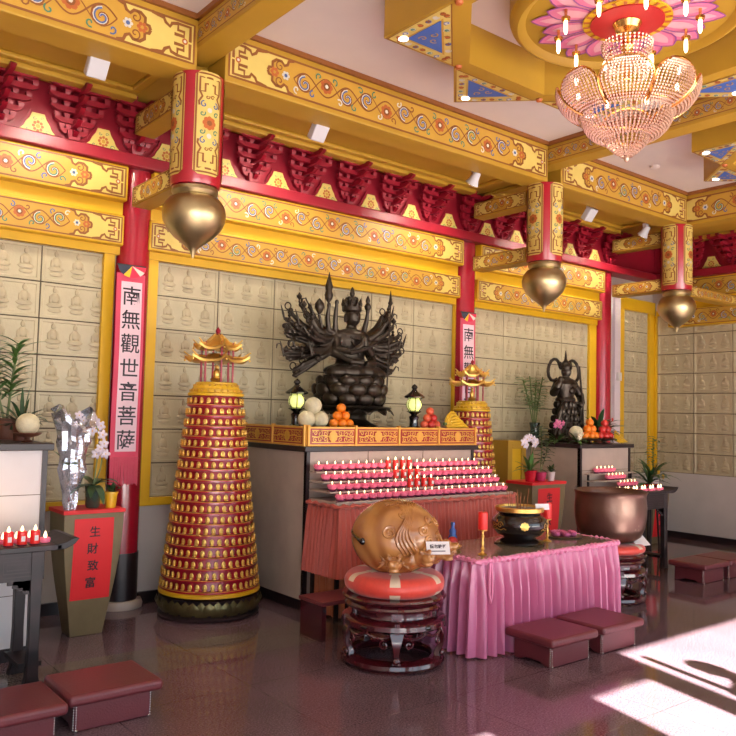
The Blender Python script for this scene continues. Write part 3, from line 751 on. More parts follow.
# flood lamps on the soffit (real lamps washing the wall)
def flood(x, y, lab, rnd=False, power=105, aim=(0, .75, -1)):
    t = thing('flood_lamp', lab, 'lamp', (x, y, 4.41))
    MB().box(-.035, .035, -.03, .03, -.05, .0).build('bracket', 'lampw', t, bevel=.005)
    R_ = Matrix.Rotation(radians(38), 4, 'X')
    m = MB(); m.T = Matrix.Translation((0, 0, -.09)) @ R_
    if not rnd:
        m.box(-.075, .075, -.05, .03, -.10, .07).build('lamp_housing', 'lampw', t, bevel=.008)
        m = MB(); m.T = Matrix.Translation((0, 0, -.09)) @ R_; m.box(-.05, .05, .031, .036, -.08, .05).build('lamp_face', 'spot', t)
    else:
        m.lathe([(.035, .06), (.045, .02), (.05, -.03), (.075, -.09)], 20).build('lamp_housing', 'lampw', t)
        m = MB(); m.T = Matrix.Translation((0, 0, -.09)) @ R_; m.lathe([(.066, -.086), (.066, -.092)], 20).build('lamp_face', 'spot', t)
    l = bpy.data.lights.new('flood_light', 'SPOT'); l.energy = power; l.spot_size = radians(125); l.spot_blend = .7; l.color = (1.0, .93, .78); l.shadow_soft_size = .05
    o = bpy.data.objects.new('flood_light', l); COL.objects.link(o); o.parent = t; o.location = (0, .10, -.22)
    o.rotation_euler = Vector(aim).to_track_quat('-Z', 'Y').to_euler()
flood(2.02, 5.85, 'white box flood lamp under the ceiling at top left, left of nearest hanging post')
flood(4.05, 5.85, 'white box flood lamp on the soffit above the large statue')
flood(6.12, 5.87, 'white round spotlight with lit face, left of the second hanging post', True)
flood(8.25, 5.95, 'white box flood lamp between the second and third hanging posts')
flood(9.55, 5.98, 'white round spotlight with lit face, just left of the third hanging post', True)
flood(.2, 5.85, 'white box flood lamp beyond the left edge of the picture')
t = thing('smoke_detector', 'small round white detector on the white ceiling below the chandelier', 'smoke detector', (8.43, 5.16, CZ))
MB().lathe([(.055, 0), (.055, -.02), (.03, -.035)], 20).build('detector_body', 'ceil', t)
t = thing('wall_box', 'small white switch box on the white wall strip by the corner', 'switch box', (10.27, WY-.06, 2.33))
MB().box(-.04, .04, -.05, 0, 0, .12).build('box_body', 'wpot', t, bevel=.005)

# ================================================================ objects
def remesh(o, vox, it=3, disp=None):
    r = o.modifiers.new('weld_skin', 'REMESH'); r.mode = 'VOXEL'; r.voxel_size = vox; r.use_smooth_shade = True
    if it:
        s = o.modifiers.new('soften', 'SMOOTH'); s.iterations = it; s.factor = .6
    return o
def pleats(mb, path, z0, z1, lam=.055, amp=.014, flare=.0, m=0, nz=8, seed=1, closed=False, side=1):
    R = random.Random(seed); P_ = [Vector((x, y)) for x, y in path]
    seg = [(P_[i], P_[i+1]) for i in range(len(P_)-1)]; tot = sum((b-a).length for a, b in seg)
    N = int(tot/lam*8); cols = []; d = 0
    samples = []
    for i in range(N+1):
        s = tot*i/N; acc = 0
        for a, b in seg:
            l = (b-a).length
            if s <= acc+l+1e-9:
                u = (s-acc)/l; p = a+(b-a)*u; t = (b-a)/l; nrm = Vector((t.y, -t.x))*side; break
            acc += l
        samples.append((p, nrm, s))
    # soften normals at corners
    k = 5; ns = []
    for i in range(len(samples)):
        v = Vector((0, 0))
        for j in range(-k, k+1):
            v += samples[min(max(i+j, 0), N)][1]
        ns.append(v.normalized())
    ph = [0]; 
    for i in range(N): ph.append(ph[-1]+2*pi/8*(.8+.4*R.random()))
    am = [amp*(.7+.6*R.random()) for _ in range(N//8+2)]
    vs = []; fs = []
    for j in range(nz+1):
        v = j/nz
        for i in range(N+1):
            p, _, s = samples[i]; a = am[i//8]*(.35+.65*min(1, v*3)); w = sin(ph[i]+.25*sin(v*3+i*.05))
            q = p+ns[i]*(a*w+flare*v+.004)
            vs.append((q.x, q.y, z1-(z1-z0)*v))
    for j in range(nz):
        for i in range(N): fs.append((j*(N+1)+i, j*(N+1)+i+1, (j+1)*(N+1)+i+1, (j+1)*(N+1)+i))
    return mb.add(vs, fs, m)

# ---- altars
def altar_body(x0, x1, y0, y1, h, lab, cols, fm='panel', posts=()):
    t = thing('altar', lab, 'altar', (x0, y0, 0)); L, D = x1-x0, y1-y0
    MB().box(0, L, 0, D, .10, h-.05).build('altar_body', fm, t)
    MB().box(.02, L-.02, .02, D, 0, .10).build('plinth', 'dark', t)
    MB().box(-.04, L+.04, -.04, D, h-.05, h).build('top_slab', 'dark', t, bevel=.006)
    for p in posts: MB().box(p, p+.035, -.012, .03, .10, h-.05).build('edge_strip', 'dark', t)
    m = MB()
    for c in cols: m.box(c, c+.005, -.003, .0, .10, h-.05)
    zz = .10
    for z in (.45, .80, 1.13): m.box(0, L, -.003, .0, z, z+.004)
    m.build('panel_joint', 'grout', t)
    return t
AH = 1.45
altar_body(4.02, 6.14, 5.86, 6.89, AH, 'large grey stone altar under the big bronze statue, candle steps in front', [.7, 1.4], posts=(0, 2.085))
altar_body(7.94, 8.98, 5.84, 6.89, AH, 'stone altar with dark top under the small standing statue', [], posts=(0, 1.005))
altar_body(-.6, 1.77, 5.80, 6.89, 1.49, 'white tiled altar with dark top at the left edge, behind carved table', [.3, .9, 1.45, 1.87], 'panelw', posts=(2.34,))
# carved rail on the large altar
def rail(L, fr, parent):
    m = MB(); n = max(1, round(L/.53)); w = L/n; h = .175
    for a, b in [(0, .018), (h-.018, h)]:
        m.prism([(0, a), (L, a), (L, b), (0, b)], 0, .03, 0, fr)
    for k in range(n+1):
        m.prism([(k*w-.012, 0), (k*w+.012, 0), (k*w+.012, h+.015), (k*w-.012, h+.015)], -.004, .034, 0, fr)
    m.build('rail_frame', 'goldpaint', parent, bevel=.003)
    MB().prism([(0, .01), (L, .01), (L, h-.01), (0, h-.01)], .012, .020, 0, fr).build('red_backing', 'redpt' if 0 else 'red', parent)
    m = MB()
    for k in range(n):
        cx = (k+.5)*w
        for j in range(10): m.disc((cx+.036*cos(j*pi/5), h/2+.036*sin(j*pi/5)), .016, fr, -.003, 0, 7)
        m.disc((cx, h/2), .036, fr, -.005, 0, 12)
        fo = lambda x, y, z: fr(x, y, z)
        m.ribbon([(k*w+.03, .035), ((k+1)*w-.03, .035), ((k+1)*w-.03, h-.035), (k*w+.03, h-.035)], .010, fr, -.002, 0, closed=True)
        for s in (-1, 1):
            for s2 in (-1, 1):
                for q, (dx, dy, r) in enumerate([(.085, .028, .028), (.145, .026, .030), (.20, .03, .026)]):
                    m.ribbon(spiral(cx+s*dx, h/2+s2*dy, r, 1.25, q+s2, s*s2, 14), .0085, fr, -.001-.001*q, 0)
            m.ribbon([(cx+s*.05, h/2), (cx+s*.12, h/2+.008), (cx+s*.18, h/2-.006), (cx+s*.235, h/2)], .012, fr, -.002, 0)
    m.build('carved_scrollwork', 'goldpaint', parent, fixn=False)
t = thing('altar_rail', 'low carved gold rail with red backing along the large altar top', 'railing', (4.02, 5.86, AH))
rail(2.12, lambda x, y, z: (x, -.035+z, y), t)
rail(1.05, lambda x, y, z: (-.035+z, 1.05-x, y), t)

# ---- candle steps in front of the large altar with lotus candles
ST = [(5.76, 1.235), (5.655, 1.155), (5.55, 1.078), (5.45, 1.0)]
t = thing('candle_steps', 'stepped candle stand with rust-red curtain in front of the large altar', 'candle stand', (4.03, 5.38, 0))
m = MB(); L = 2.22
for i, (y, z) in enumerate(ST):
    m.box(0, L, y-5.38-.05, 5.82-5.38, z-.015 if i < 3 else .96, z)
m.build('steps', 'panel', t, bevel=.003)
m = MB()
for x in (.02, L-.05):
    for y in (.03, .38): m.box(x, x+.03, y, y+.03, 0, .96)
m.build('leg_frame', 'ebony', t)
m = MB(); pleats(m, [(0, .44), (0, -.01), (L, -.01), (L, .44)], .02 if 0 else .38, .965, .05, .013, .05, seed=3); m.build('pleated_curtain', 'salmon', t, fixn=False)
m = MB(); pts = []
for i in range(90): 
    s = i/89*(L+.88); p = (-.015, .44-s) if s < .45 else ((s-.45, -.025) if s < .45+L else (L+.015, s-.45-L)); pts.append((p[0], p[1], .965+.008*sin(i*1.9)))
m.tube(pts, [.018+.005*sin(i*2.3) for i in range(90)], 7); m.build('gathered_hem', 'salmon', t)
# hanging longer inner curtain
m = MB(); pleats(m, [(.06, .40), (.06, .05), (L-.06, .05), (L-.06, .40)], .03, .6, .09, .010, .0, seed=5); m.build('inner_curtain', P('orange_brown_cloth', (176, 104, 70), .6, noise=.06), t, fixn=False)

def lotus_candle(name='lotus_candle'):
    m = MB()
    m.lathe([(.022, 0), (.034, .004), (.036, .010), (.026, .014)], 12, (0, 0, 0), 1)
    m.lathe([(.020, .012), (.034, .022), (.037, .038), (.030, .048), (.012, .050)], 12, (0, 0, 0), 0)
    for k in range(8):
        a = k*pi/4; m.add([(.024*cos(a-.35), .024*sin(a-.35), .014), (.024*cos(a+.35), .024*sin(a+.35), .014), (.041*cos(a+.28), .041*sin(a+.28), .034), (.042*cos(a), .042*sin(a), .052), (.041*cos(a-.28), .041*sin(a-.28), .034)], [(0, 1, 2, 3, 4)], 0)
    m.lathe([(.002, .050), (.0055, .056), (.005, .062), (.001, .072)], 8, (0, 0, 0), 2)
    return m.build(name, ['lotus', 'lotusd', 'flame'])
def red_candle():
    m = MB(); m.lathe([(.026, 0), (.027, .08), (.022, .084)], 14, (0, 0, 0), 0); m.lathe([(.030, 0), (.031, .004)], 14, (0, 0, 0), 1)
    m.box(-.012, .012, -.029, -.026, .025, .055, 3)
    m.lathe([(.004, .083), (.008, .092), (.007, .10), (.001, .115)], 8, (0, 0, 0), 2)
    return m.build('red_candle', ['candler', 'lotusd', 'flame', 'card'])
lc = lotus_candle(); lc.scale = (1.08, 1.08, 1.22); rc = red_candle(); u1 = u2 = False
rows = ['top', 'second', 'third', 'bottom']
redidx = [range(9, 13), range(9, 13), range(10, 14), range(0)]
for r, (y, z) in enumerate(ST):
    nl = nr = 0
    for k in range(24):
        x = 4.085+k*.0895+.01*(r % 2); jit = RN.uniform(-.006, .006)
        if r == 0 and k == 23: continue
        if k in redidx[r]:
            lb = f'lit red candle in the {rows[r]} row of altar steps, {ORD[nr]} red one from left'; nr += 1
            if not u2: o = rc; u2 = True; o.location = (x, y+jit, z)
            else: o = dup(rc, (x, y+jit, z))
            tag(o, lb, 'candle', 'red candles amid the lotus candles')
        else:
            lb = f'lit pink lotus candle, {rows[r]} row of altar steps, {ORD[nl]} lotus from the left'; nl += 1
            if not u1: o = lc; u1 = True; o.location = (x, y+jit, z)
            else: o = dup(lc, (x, y+jit, z), RN.uniform(0, 6))
            tag(o, lb, 'candle', 'pink lotus candles on the altar steps')
for yy in (4.6, 5.2, 5.7):
    l = bpy.data.lights.new('candle_glow', 'AREA'); l.shape = 'RECTANGLE'; l.size = .6; l.size_y = .25; l.energy = 1.6; l.color = (1, .5, .35)
    o = bpy.data.objects.new('candle_glow', l); COL.objects.link(o); o.location = (yy, 5.6, 1.24); o.rotation_euler = (radians(155), 0, 0)

# ---- tapering towers of small golden figures
def fig_mesh():
    m = MB(); m.T = Matrix.Scale(.88, 4)
    m.ball((0, -.010, .012), (.021, .013, .010), 8, 4, 0); m.ball((0, -.008, .030), (.014, .010, .018), 8, 5, 0)
    m.ball((0, -.009, .052), (.0085, .008, .010), 7, 5, 0); m.ball((0, .002, .036), (.022, .004, .032), 10, 5, 0)
    return m
def tower(loc, sc, lab, top_rows, seed):
    t = thing('figure_tower', lab, 'votive tower', loc); t.scale = sc
    m = MB(); m.lathe([(.40, 0), (.44, .01), (.445, .03), (.41, .05), (.42, .12), (.44, .18), (.40, .195)], 48)
    m.build('base', 'dark', t)
    m = MB()
    for k in range(20):
        for rr, zz, hh, off in ((.425, .045, .14, 0), (.437, .06, .12, .5)):
            a = 2*pi*(k+off)/20; c, s = cos(a), sin(a)
            pts = [(-.05, 0), (-.062, .05), (-.045, .09), (0, .13), (.045, .09), (.062, .05), (.05, 0)]
            vs = []
            for x, z in pts: r2 = rr+.02*sin(z/.13*pi*.8)-abs(x)*.12; vs.append((r2*c-x*s, r2*s+x*c, zz+z*hh/.14))
            vs.append(((rr+.035)*c, (rr+.035)*s, zz+.06)); n = len(pts)
            m.add(vs, [(i, i+1, n) for i in range(n-1)]+[(n-1, 0, n)])
    m.build('lotus_petals', 'bbase', t, fixn=False)
    Z0, Z1, N = .235, 1.88, 18; dz = (Z1-Z0)/N
    R = lambda z: .425-(.425-.225)*((z-.2)/1.7)
    prof = [(.43, .195), (.445, .20), (.445, .225), (.425, .235)]
    MB().lathe(prof, 48).build('gold_foot_ring', 'yellow', t)
    prof = []
    for i in range(N):
        z = Z0+i*dz; prof += [(R(z)+.014, z), (R(z)+.014, z+.020), (R(z)-.012, z+.024), (R(z+dz)-.012, z+dz-.004)]
    prof.append((R(Z1)+.01, Z1)); MB().lathe([(.3, Z0)]+prof, 48).build('tiered_body', 'red', t, angle=30)
    m = MB()
    for i in range(N):
        z = Z0+i*dz; MBr = [(R(z)+.0140, z+.014), (R(z)+.0165, z+.017), (R(z)+.0140, z+.020)]; m.lathe(MBr, 48, cap=False)
    m.build('gold_tier_line', 'goldpaint', t, fixn=False)
    fm = fig_mesh(); spots = []
    for i in range(N):
        z = Z0+i*dz+.020; r = R(z)+.004; n = int(2*pi*r/.064)
        for k in range(n):
            a = 2*pi*(k+.5*(i % 2))/n; face = cos(a)*(-.62)+sin(a)*(-.78)
            spots.append((i, a, r, z, face))
    vis = sorted([s for s in spots if s[4] > .3 and (s[0] >= top_rows)], key=lambda s: (s[0], -s[4]))[:100] if top_rows == 0 else sorted([s for s in spots if s[4] > .3 and s[0] >= top_rows], key=lambda s: -s[4])[:60]
    keep = set(id(s) for s in vis); first = None; rest = MB()
    for s in spots:
        i, a, r, z, f = s
        if id(s) in keep:
            if first is None: first = MB(); first.v = list(fm.v); first.f = list(fm.f); first.m = list(fm.m); o = first.build('seated_figure', 'gold', t); first = o
            else: o = first.copy(); COL.objects.link(o); o.parent = t
            o.location = (r*cos(a), r*sin(a), z); o.rotation_euler = (0, 0, a+pi/2)
        else:
            rest.T = Matrix.Translation((r*cos(a), r*sin(a), z)) @ Matrix.Rotation(a+pi/2, 4, 'Z'); rest.add(fm.v, fm.f)
    o = rest.build('seated_figures', 'gold', t, fixn=False); o['kind'] = 'stuff'
    m = MB(); m.lathe([(.235, 1.88), (.25, 1.885), (.25, 1.905), (.225, 1.915), (.225, 1.94), (.21, 1.945), (.205, 1.965), (.185, 1.985), (.185, 2.0), (.17, 2.005)], 36)
    m.build('gold_cap', 'yellow', t)
    bd = None
    for k in range(24):
        a = k*pi/12
        for rr, zz in ((.228, 1.928), (.196, 1.975)):
            if bd is None: bd = MB().ball((0, 0, 0), .012, 6, 4).build('cap_bead', 'gold', t); o = bd
            else: o = bd.copy(); COL.objects.link(o)
            o.location = (rr*cos(a), rr*sin(a), zz)
    for k in range(6):
        a = k*pi/3+.3; MB().lathe([(.010, 2.0), (.010, 2.36)], 8, (.145*cos(a), .145*sin(a), 0)).build('pavilion_post', 'red', t)
    def roof(z, r, h, nm):
        m = MB(); n = 6; vs = []; fs = []; K = 5; sub = 6
        for j in range(K+1):
            v = j/K
            for q in range(n*sub):
                a = 2*pi*q/(n*sub)+.3; loc_ = (q % sub)/sub; c_ = abs(loc_-.5)*2     # 1 at corners
                base = cos(pi/6)/cos(((q % sub)/sub-.5)*pi/3)
                rr = (r*(1-v)+.02*v)*(base if v < 1 else 1)*(1+.12*(1-v)**3*c_**4); zz = z+h*(v**1.6)+.045*(1-v)**3*c_**4
                vs.append((rr*cos(a), rr*sin(a), zz))
        nn = n*sub
        for j in range(K):
            for q in range(nn): fs.append((j*nn+q, j*nn+(q+1) % nn, (j+1)*nn+(q+1) % nn, (j+1)*nn+q))
        b = len(vs); vs += [(x, y, zz-.022) for x, y, zz in vs[:nn]]; fs += [(q, (q+1) % nn, b+(q+1) % nn, b+q) for q in range(nn)]
        vs.append((0, 0, z-.01)); fs += [(b+q, b+(q+1) % nn, b+nn) for q in range(nn)]
        m.add(vs, fs)
        for q in range(6):
            a = q*pi/3+.3; m.tube([(.03*cos(a), .03*sin(a), z+h), (r*.55*cos(a), r*.55*sin(a), z+h*.33+.01), (r*.9*cos(a), r*.9*sin(a), z+.03), (r*1.14*cos(a), r*1.14*sin(a), z+.075)], [.008, .010, .010, .006], 6)
            m.ball((r*1.1*cos(a), r*1.1*sin(a), z-.0), .012, 6, 5)
        m.build(nm, 'gold', t, angle=40)
    roof(2.20, .27, .06, 'lower_roof'); roof(2.31, .20, .125, 'upper_roof')
    m = MB(); m.lathe([(.02, 2.42), (.028, 2.435), (.015, 2.445), (.024, 2.46), (.022, 2.475), (.008, 2.49), (.002, 2.50)], 12); m.build('finial', 'redb', t)
    m = MB(); m.ball((0, 0, 2.03), (.06, .05, .025), 12, 6); m.ball((0, 0, 2.08), (.035, .03, .05), 12, 6); m.ball((0, 0, 2.14), (.02, .02, .024), 10, 6); m.build('central_figure', 'gold', t)
    return t
tower((3.365, 6.34, 0), (.98, .98, .995), 'tall tapering red and gold tower of tiny seated figures, left of the large altar', 0, 1)
tower((6.60, 6.33, 0), (.85, .85, .96), 'red and gold tower of tiny figures half hidden behind right end of the large altar', 11, 2)

# ---- carved wooden table, its candles
def carved_table(x0, x1, y0, y1, h, lab):
    t = thing('carved_altar_table', lab, 'table', (x0, y0, 0)); L, D = x1-x0, y1-y0
    m = MB(); m.box(.02, L-.02, 0, D, h-.035, h); m.build('table_top', 'ebony', t, bevel=.004)
    for s, x in ((1, L-.05), (-1, .05)):
        m = MB(); pts = [(0, h-.035), (.06, h-.03), (.11, h-.005), (.14, h+.03), (.10, h+.035), (.06, h+.012), (0, h+.001)]
        m.prism([(x+s*a, b) for a, b in pts], 0, D, 0, lambda a, b, c: (a, c, b)); m.build('upturned_end', 'ebony', t, bevel=.003)
    for x in (.12, L-.20):
        for y in (.015, D-.075):
            m = MB(); m.prism([(x, h-.035), (x+.075, h-.035), (x+.068, .3), (x+.075, .06), (x+.09, 0), (x-.015, 0), (x, .06), (x+.007, .3)], y, y+.06, 0, lambda a, b, c: (a, c, b)); m.build('leg', 'ebony', t, bevel=.004)
    for y in (.02, D-.05):
        m = MB(); m.box(.12, L-.12, y, y+.03, h-.21, h-.035); m.build('apron', 'ebony', t)
        m = MB(); fr = lambda u, v, off: (u, y-off, v)
        n = max(2, int((L-.3)/.22)); w = (L-.36)/n
        for k in range(n):
            a = .19+k*w
            for q in (.012, .035, .055):
                m.ribbon([(a+q, h-.195+q), (a+w-q, h-.195+q), (a+w-q, h-.05-q), (a+q, h-.05-q)], .009, fr, .004, 0, closed=True)
        if y < .03: m.build('carved_fretwork', 'dark', t, fixn=False)
    for s, x in ((1, .20), (-1, L-.20)):
        m = MB()
        for q in range(4):
            m.prism([(x, h-.21-.0), (x+s*(.13-.03*q), h-.21), (x+s*(.13-.03*q), h-.235-.02*q), (x, h-.235-.02*q)], .03, .05, 0, lambda a, b, c: (a, c, b))
        m.build('corner_bracket', 'ebony', t)
        m = MB(); m.tube([(x+s*.0-s*.13, .045, h-.06), (x-s*.18, .045, h-.10), (x-s*.22, .045, h-.05)], .012, 6)
    MB().box(L-.24, L-.10, .05, D-.05, .12, .15).build('stretcher', 'ebony', t)
    MB().box(.10, .24, .05, D-.05, .12, .15).build('stretcher', 'ebony', t)
    return t
carved_table(-.45, 1.73, 5.20, 5.62, .875, 'dark carved wooden table with upturned end and red candles, far left')
def big_red():
    t = thing('red_votive_candle', 'x', 'candle')
    MB().lathe([(.034, 0), (.036, .01), (.036, .10), (.031, .105)], 16).build('wax_cup', 'candler', t)
    MB().box(-.014, .014, -.040, -.035, .03, .07).build('paper_label', 'card', t)
    MB().lathe([(.008, .102), (.013, .112), (.011, .125), (.002, .145)], 8).build('flame', 'flame', t)
    MB().lathe([(.042, 0), (.044, .005)], 16).build('dish', 'lotusd', t)
    return t
br_ = big_red(); br_.scale = (.82, .82, .82); n = 0
for k in range(9):
    x = 1.57-.080*k; y = 5.30
    lb = f'tall lit red candle, front row on the carved table, {ORD[k]} from the right'
    o = br_ if k == 0 else dup(br_, group='tall red candles on the left carved table')
    o.location = (x, y, .875); o['label'] = lb; o['group'] = 'tall red candles on the left carved table'
tl = None
for k in range(9):
    if tl is None:
        m = MB(); m.lathe([(.03, 0), (.034, .02), (.030, .03)], 12, (0, 0, 0), 0); m.lathe([(.008, .03), (.012, .04), (.010, .05), (.002, .07)], 8, (0, 0, 0), 1); tl = m.build('tealight', ['lotus', 'flame']); o = tl
    else: o = dup(tl)
    o.location = (1.645-.080*k, 5.40 if k else 5.34, .875); tag(o, f'short lit tealight behind the red candles on the carved table, {ORD[k]} from the right', 'candle', 'tealights on the left carved table')
carved_table(7.75, 8.98, 5.22, 5.60, .92, 'dark carved wooden table with upturned end, half hidden behind the bronze cauldron')
for k in range(12):
    o = dup(tl, (7.90+.085*k, 5.30+.02*(k % 2), .92)); tag(o, f'lit tealight on the table behind the cauldron, {ORD[k]} from the left', 'candle', 'tealights behind the cauldron')
l = bpy.data.lights.new('candle_glow', 'AREA'); l.shape = 'RECTANGLE'; l.size = 1.2; l.size_y = .2; l.energy = 3; l.color = (1, .55, .3)
o = bpy.data.objects.new('candle_glow', l); COL.objects.link(o); o.location = (1.1, 5.45, 1.02); o.rotation_euler = (radians(125), 0, 0)
# lotus stair in front of the small altar
t = thing('candle_steps', 'small stepped rack of lotus candles in front of the small stone altar', 'candle stand', (8.0, 5.64, 0))
m = MB(); SS = [(.13, 1.10), (.07, 1.02), (.01, .935)]
for y, z in SS: m.box(0, .95, y-.03, .17, z-.012, z)
m.build('steps', 'panel', t)
m = MB()
for x in (.02, .9): m.box(x, x+.02, .13, .15, 0, 1.09)
m.build('leg_frame', 'ebony', t)
for r, (xs, (y, z)) in enumerate(zip([(.19, .27, .35, .43, .50), (.34, .42, .50, .57, .63), (.50, .58, .65, .73, .80)], SS)):
    for k, x in enumerate(xs):
        o = dup(lc, (8.0+x, 5.64+y, z), k); tag(o, f'lit pink lotus candle on the small altar rack, {rows[r] if r<2 else "lowest"} row, {ORD[k]} from the left', 'candle', 'lotus candles on the small rack')

# ---- pedestals with posters and pots
def pedestal(x, y, w, d, h, lab, chars, poster_h=(.28, .90)):
    t = thing('flower_pedestal', lab, 'pedestal', (x, y, 0)); K = 10; vs = []; fs = []
    def half(v): return (w/2)*(.50+.50*min(1, (.28+.72*math.sin(min(v, 1)*pi/2))) if v < 1 else 1)
    hw = lambda v: (w/2)*(.54+.46*sin(v*pi/2)**1.1)
    prof = [(hw(i/K), h*.97*i/K) for i in range(K+1)]
    for r, z in prof:
        dd = d/2*(r/(w/2)); vs += [(-r, -dd, z), (r, -dd, z), (r, dd, z), (-r, dd, z)]
    for i in range(K):
        for q in range(4): fs.append((4*i+q, 4*i+(q+1) % 4, 4*i+4+(q+1) % 4, 4*i+4+q))
    fs += [(0, 3, 2, 1), (4*K, 4*K+1, 4*K+2, 4*K+3)]
    MB().add(vs, fs).build('pedestal_body', 'olive', t, angle=30, bevel=.004)
    MB().box(-w/2-.01, w/2+.01, -d/2-.01, d/2+.01, h*.97, h).build('red_top_board', 'poster', t, bevel=.003)
    m = MB(); pw = w*.33; n = 10; vs = []
    fy = lambda z: -(d/2)*(hw(max(0, min(1, z/(h*.97))))/(w/2))-.004
    for i in range(n+1):
        z = poster_h[0]+(poster_h[1]-poster_h[0])*i/n; vs += [(-pw, fy(z), z), (pw, fy(z), z)]
    m.add(vs, [(2*i, 2*i+1, 2*i+3, 2*i+2) for i in range(n)])
    m.build('red_poster', 'poster', t, fixn=False)
    if chars:
        for q, ch in enumerate(chars):
            m = MB(); write(m, ch, .085*w/.45, lambda a, b, off: (a, fy(b)-off, b), .006*(-1)**q, poster_h[1]-.10-.13*q, 0, 0, .003, .0012); m.build('poster_character', 'ink', t, fixn=False)
    return t
pd1 = pedestal(2.245, 6.28, .46, .34, .965, 'olive pedestal with red calligraphy poster, left of the rose banner column', '生財致富')
pedestal(7.20, 5.88, .58, .36, 1.04, 'pedestal with red poster and potted flowers between far tower and small altar', '生財致富', (.30, .97))
pedestal(10.45, 6.45, .42, .34, .80, 'far pedestal with red poster, in the corner by the right wall', '生財致富', (.10, .72))

def blossoms(mb, pts, r, m, m2, seed=0):
    R = random.Random(seed)
    for (x, y, z) in pts:
        a0 = R.random()*6; tl_ = R.uniform(-.4, .4)
        for k in range(5):
            a = a0+k*2*pi/5; c = Vector((cos(a)*r*.55, -r*.12+tl_*.2*r, sin(a)*r*.55))
            mb.T = Matrix.Translation(Vector((x, y, z))+c) @ Matrix.Rotation(-a, 4, 'Y') @ Matrix.Rotation(.3, 4, 'Z'); mb.ball((0, 0, 0), (r*.52, r*.12, r*.36), 7, 4, m)
        mb.T = Matrix(); mb.ball((x, y-r*.2, z), r*.16, 6, 4, m2)
def plant(name, lab, cat, loc, pot=None, leaves=(), stems=(), flowers=(), fm=None, leafm='leaf', extra=None):
    t = thing(name, lab, cat, loc)
    if pot: 
        prof, pm = pot; MB().lathe(prof, 24).build('pot', pm, t)
        MB().lathe([(prof[-1][0]*.9, prof[-1][1]-.012), (prof[-1][0]*.3, prof[-1][1]-.006)], 16).build('soil', 'terra', t)
    if stems:
        m = MB()
        for s in stems: m.tube(s[0], s[1], 6)
        m.build('stem', 'stem', t)
    if leaves:
        m = MB()
        for l_ in leaves: m.leaf(*l_)
        m.build('leaves', leafm, t, fixn=False, angle=60); 
    if flowers:
        m = MB(); blossoms(m, flowers, fm[1], 0, 1, 3); m.build('blossoms', [fm[0], 'ypot'], t, fixn=False, angle=60)
    if extra: extra(t)
    return t
def fan(z, n, L, w, el=(30, 70), droop=.6, seed=0, r0=.01, seg=5):
    R = random.Random(seed); out = []
    for k in range(n):
        a = 2*pi*k/n+R.uniform(-.3, .3); e = radians(R.uniform(*el)); out.append(((r0*cos(a), r0*sin(a), z), (cos(a)*cos(e), sin(a)*cos(e), sin(e)), L*R.uniform(.7, 1.15), w, droop*R.uniform(.6, 1.3), 0, seg))
    return out
def stemleaves(path, n, L, w, seed=0, up=.5, droop=.4):
    R = random.Random(seed); out = []; p = [Vector(q) for q in path]
    for k in range(n):
        u = (.2+.8*k/n)*(len(p)-1); i = min(int(u), len(p)-2); c = p[i]+(p[i+1]-p[i])*(u-i); a = k*2.4+R.random()
        out.append((tuple(c), (cos(a), sin(a), up), L*R.uniform(.7, 1.2), w, droop, 0, 4))
    return out
# pots on the near pedestal
PT = .965
def foil(t):
    R = random.Random(4); m = MB(); n = 22; K = 11; vs = []; fs = []
    prof = [(.045, 0), (.05, .06), (.055, .13), (.075, .22), (.095, .30), (.09, .38), (.10, .45), (.115, .52), (.11, .58), (.13, .64), (.15, .69), (.15, .70)]
    for i, (r, z) in enumerate(prof):
        for k in range(n):
            a = 2*pi*k/n; rr = r*(1+R.uniform(-.22, .22)*(i > 0)); zz = z+R.uniform(-.02, .02)*(i > 1)+(.09*sin(2*a+1)*(i/11)**3)
            vs.append((rr*cos(a), rr*sin(a), zz))
    for i in range(len(prof)-1):
        for k in range(n): fs.append((i*n+k, i*n+(k+1) % n, (i+1)*n+(k+1) % n, (i+1)*n+k))
    m.add(vs, fs); m.build('foil_wrap', 'foil', t, fixn=False, angle=12)
plant('wrapped_bouquet', 'plant wrapped in crumpled silver foil on the near pedestal', 'plant', (2.08, 6.19, PT), stems=[(((0, 0, 0), (.01, 0, .3), (.02, 0, .66)), .008)], leaves=fan(.30, 8, .22, .05, (40, 80), .4, 3), flowers=[(.03, -.02, .72), (-.05, 0, .70), (.07, .0, .68), (0, -.04, .64)], fm=('orchid', .035), extra=foil)
st = [(.0, .0, .15), (.02, 0, .35), (.03, -.01, .55), (-.02, -.03, .68)]; st2 = [(.0, .0, .15), (.05, 0, .3), (.06, -.02, .45), (.04, -.05, .5)]
plant('potted_orchid', 'white orchid in a dark glass pot between the foil bouquet and yellow pot', 'plant', (2.27, 6.24, PT), pot=([(.045, 0), (.055, .02), (.06, .16), (.062, .17)], 'glass'),
      stems=[(st, .005), (st2, .005)], leaves=fan(.17, 9, .24, .06, (15, 55), .7, 5), flowers=[(-.02, -.03, .68), (.03, -.02, .64), (-.04, -.03, .60), (.04, -.04, .57), (.05, -.05, .50), (.02, -.05, .46), (.07, -.04, .42), (.0, -.03, .42)], fm=('orchid', .042), leafm='leafd')
plant('succulent', 'small green plant in a bright yellow pot at the right end of near pedestal', 'plant', (2.40, 6.20, PT), pot=([(.038, 0), (.05, .11), (.056, .112), (.056, .125)], 'ypot'), leaves=fan(.115, 22, .085, .03, (20, 85), .2, 8), leafm='leafd')
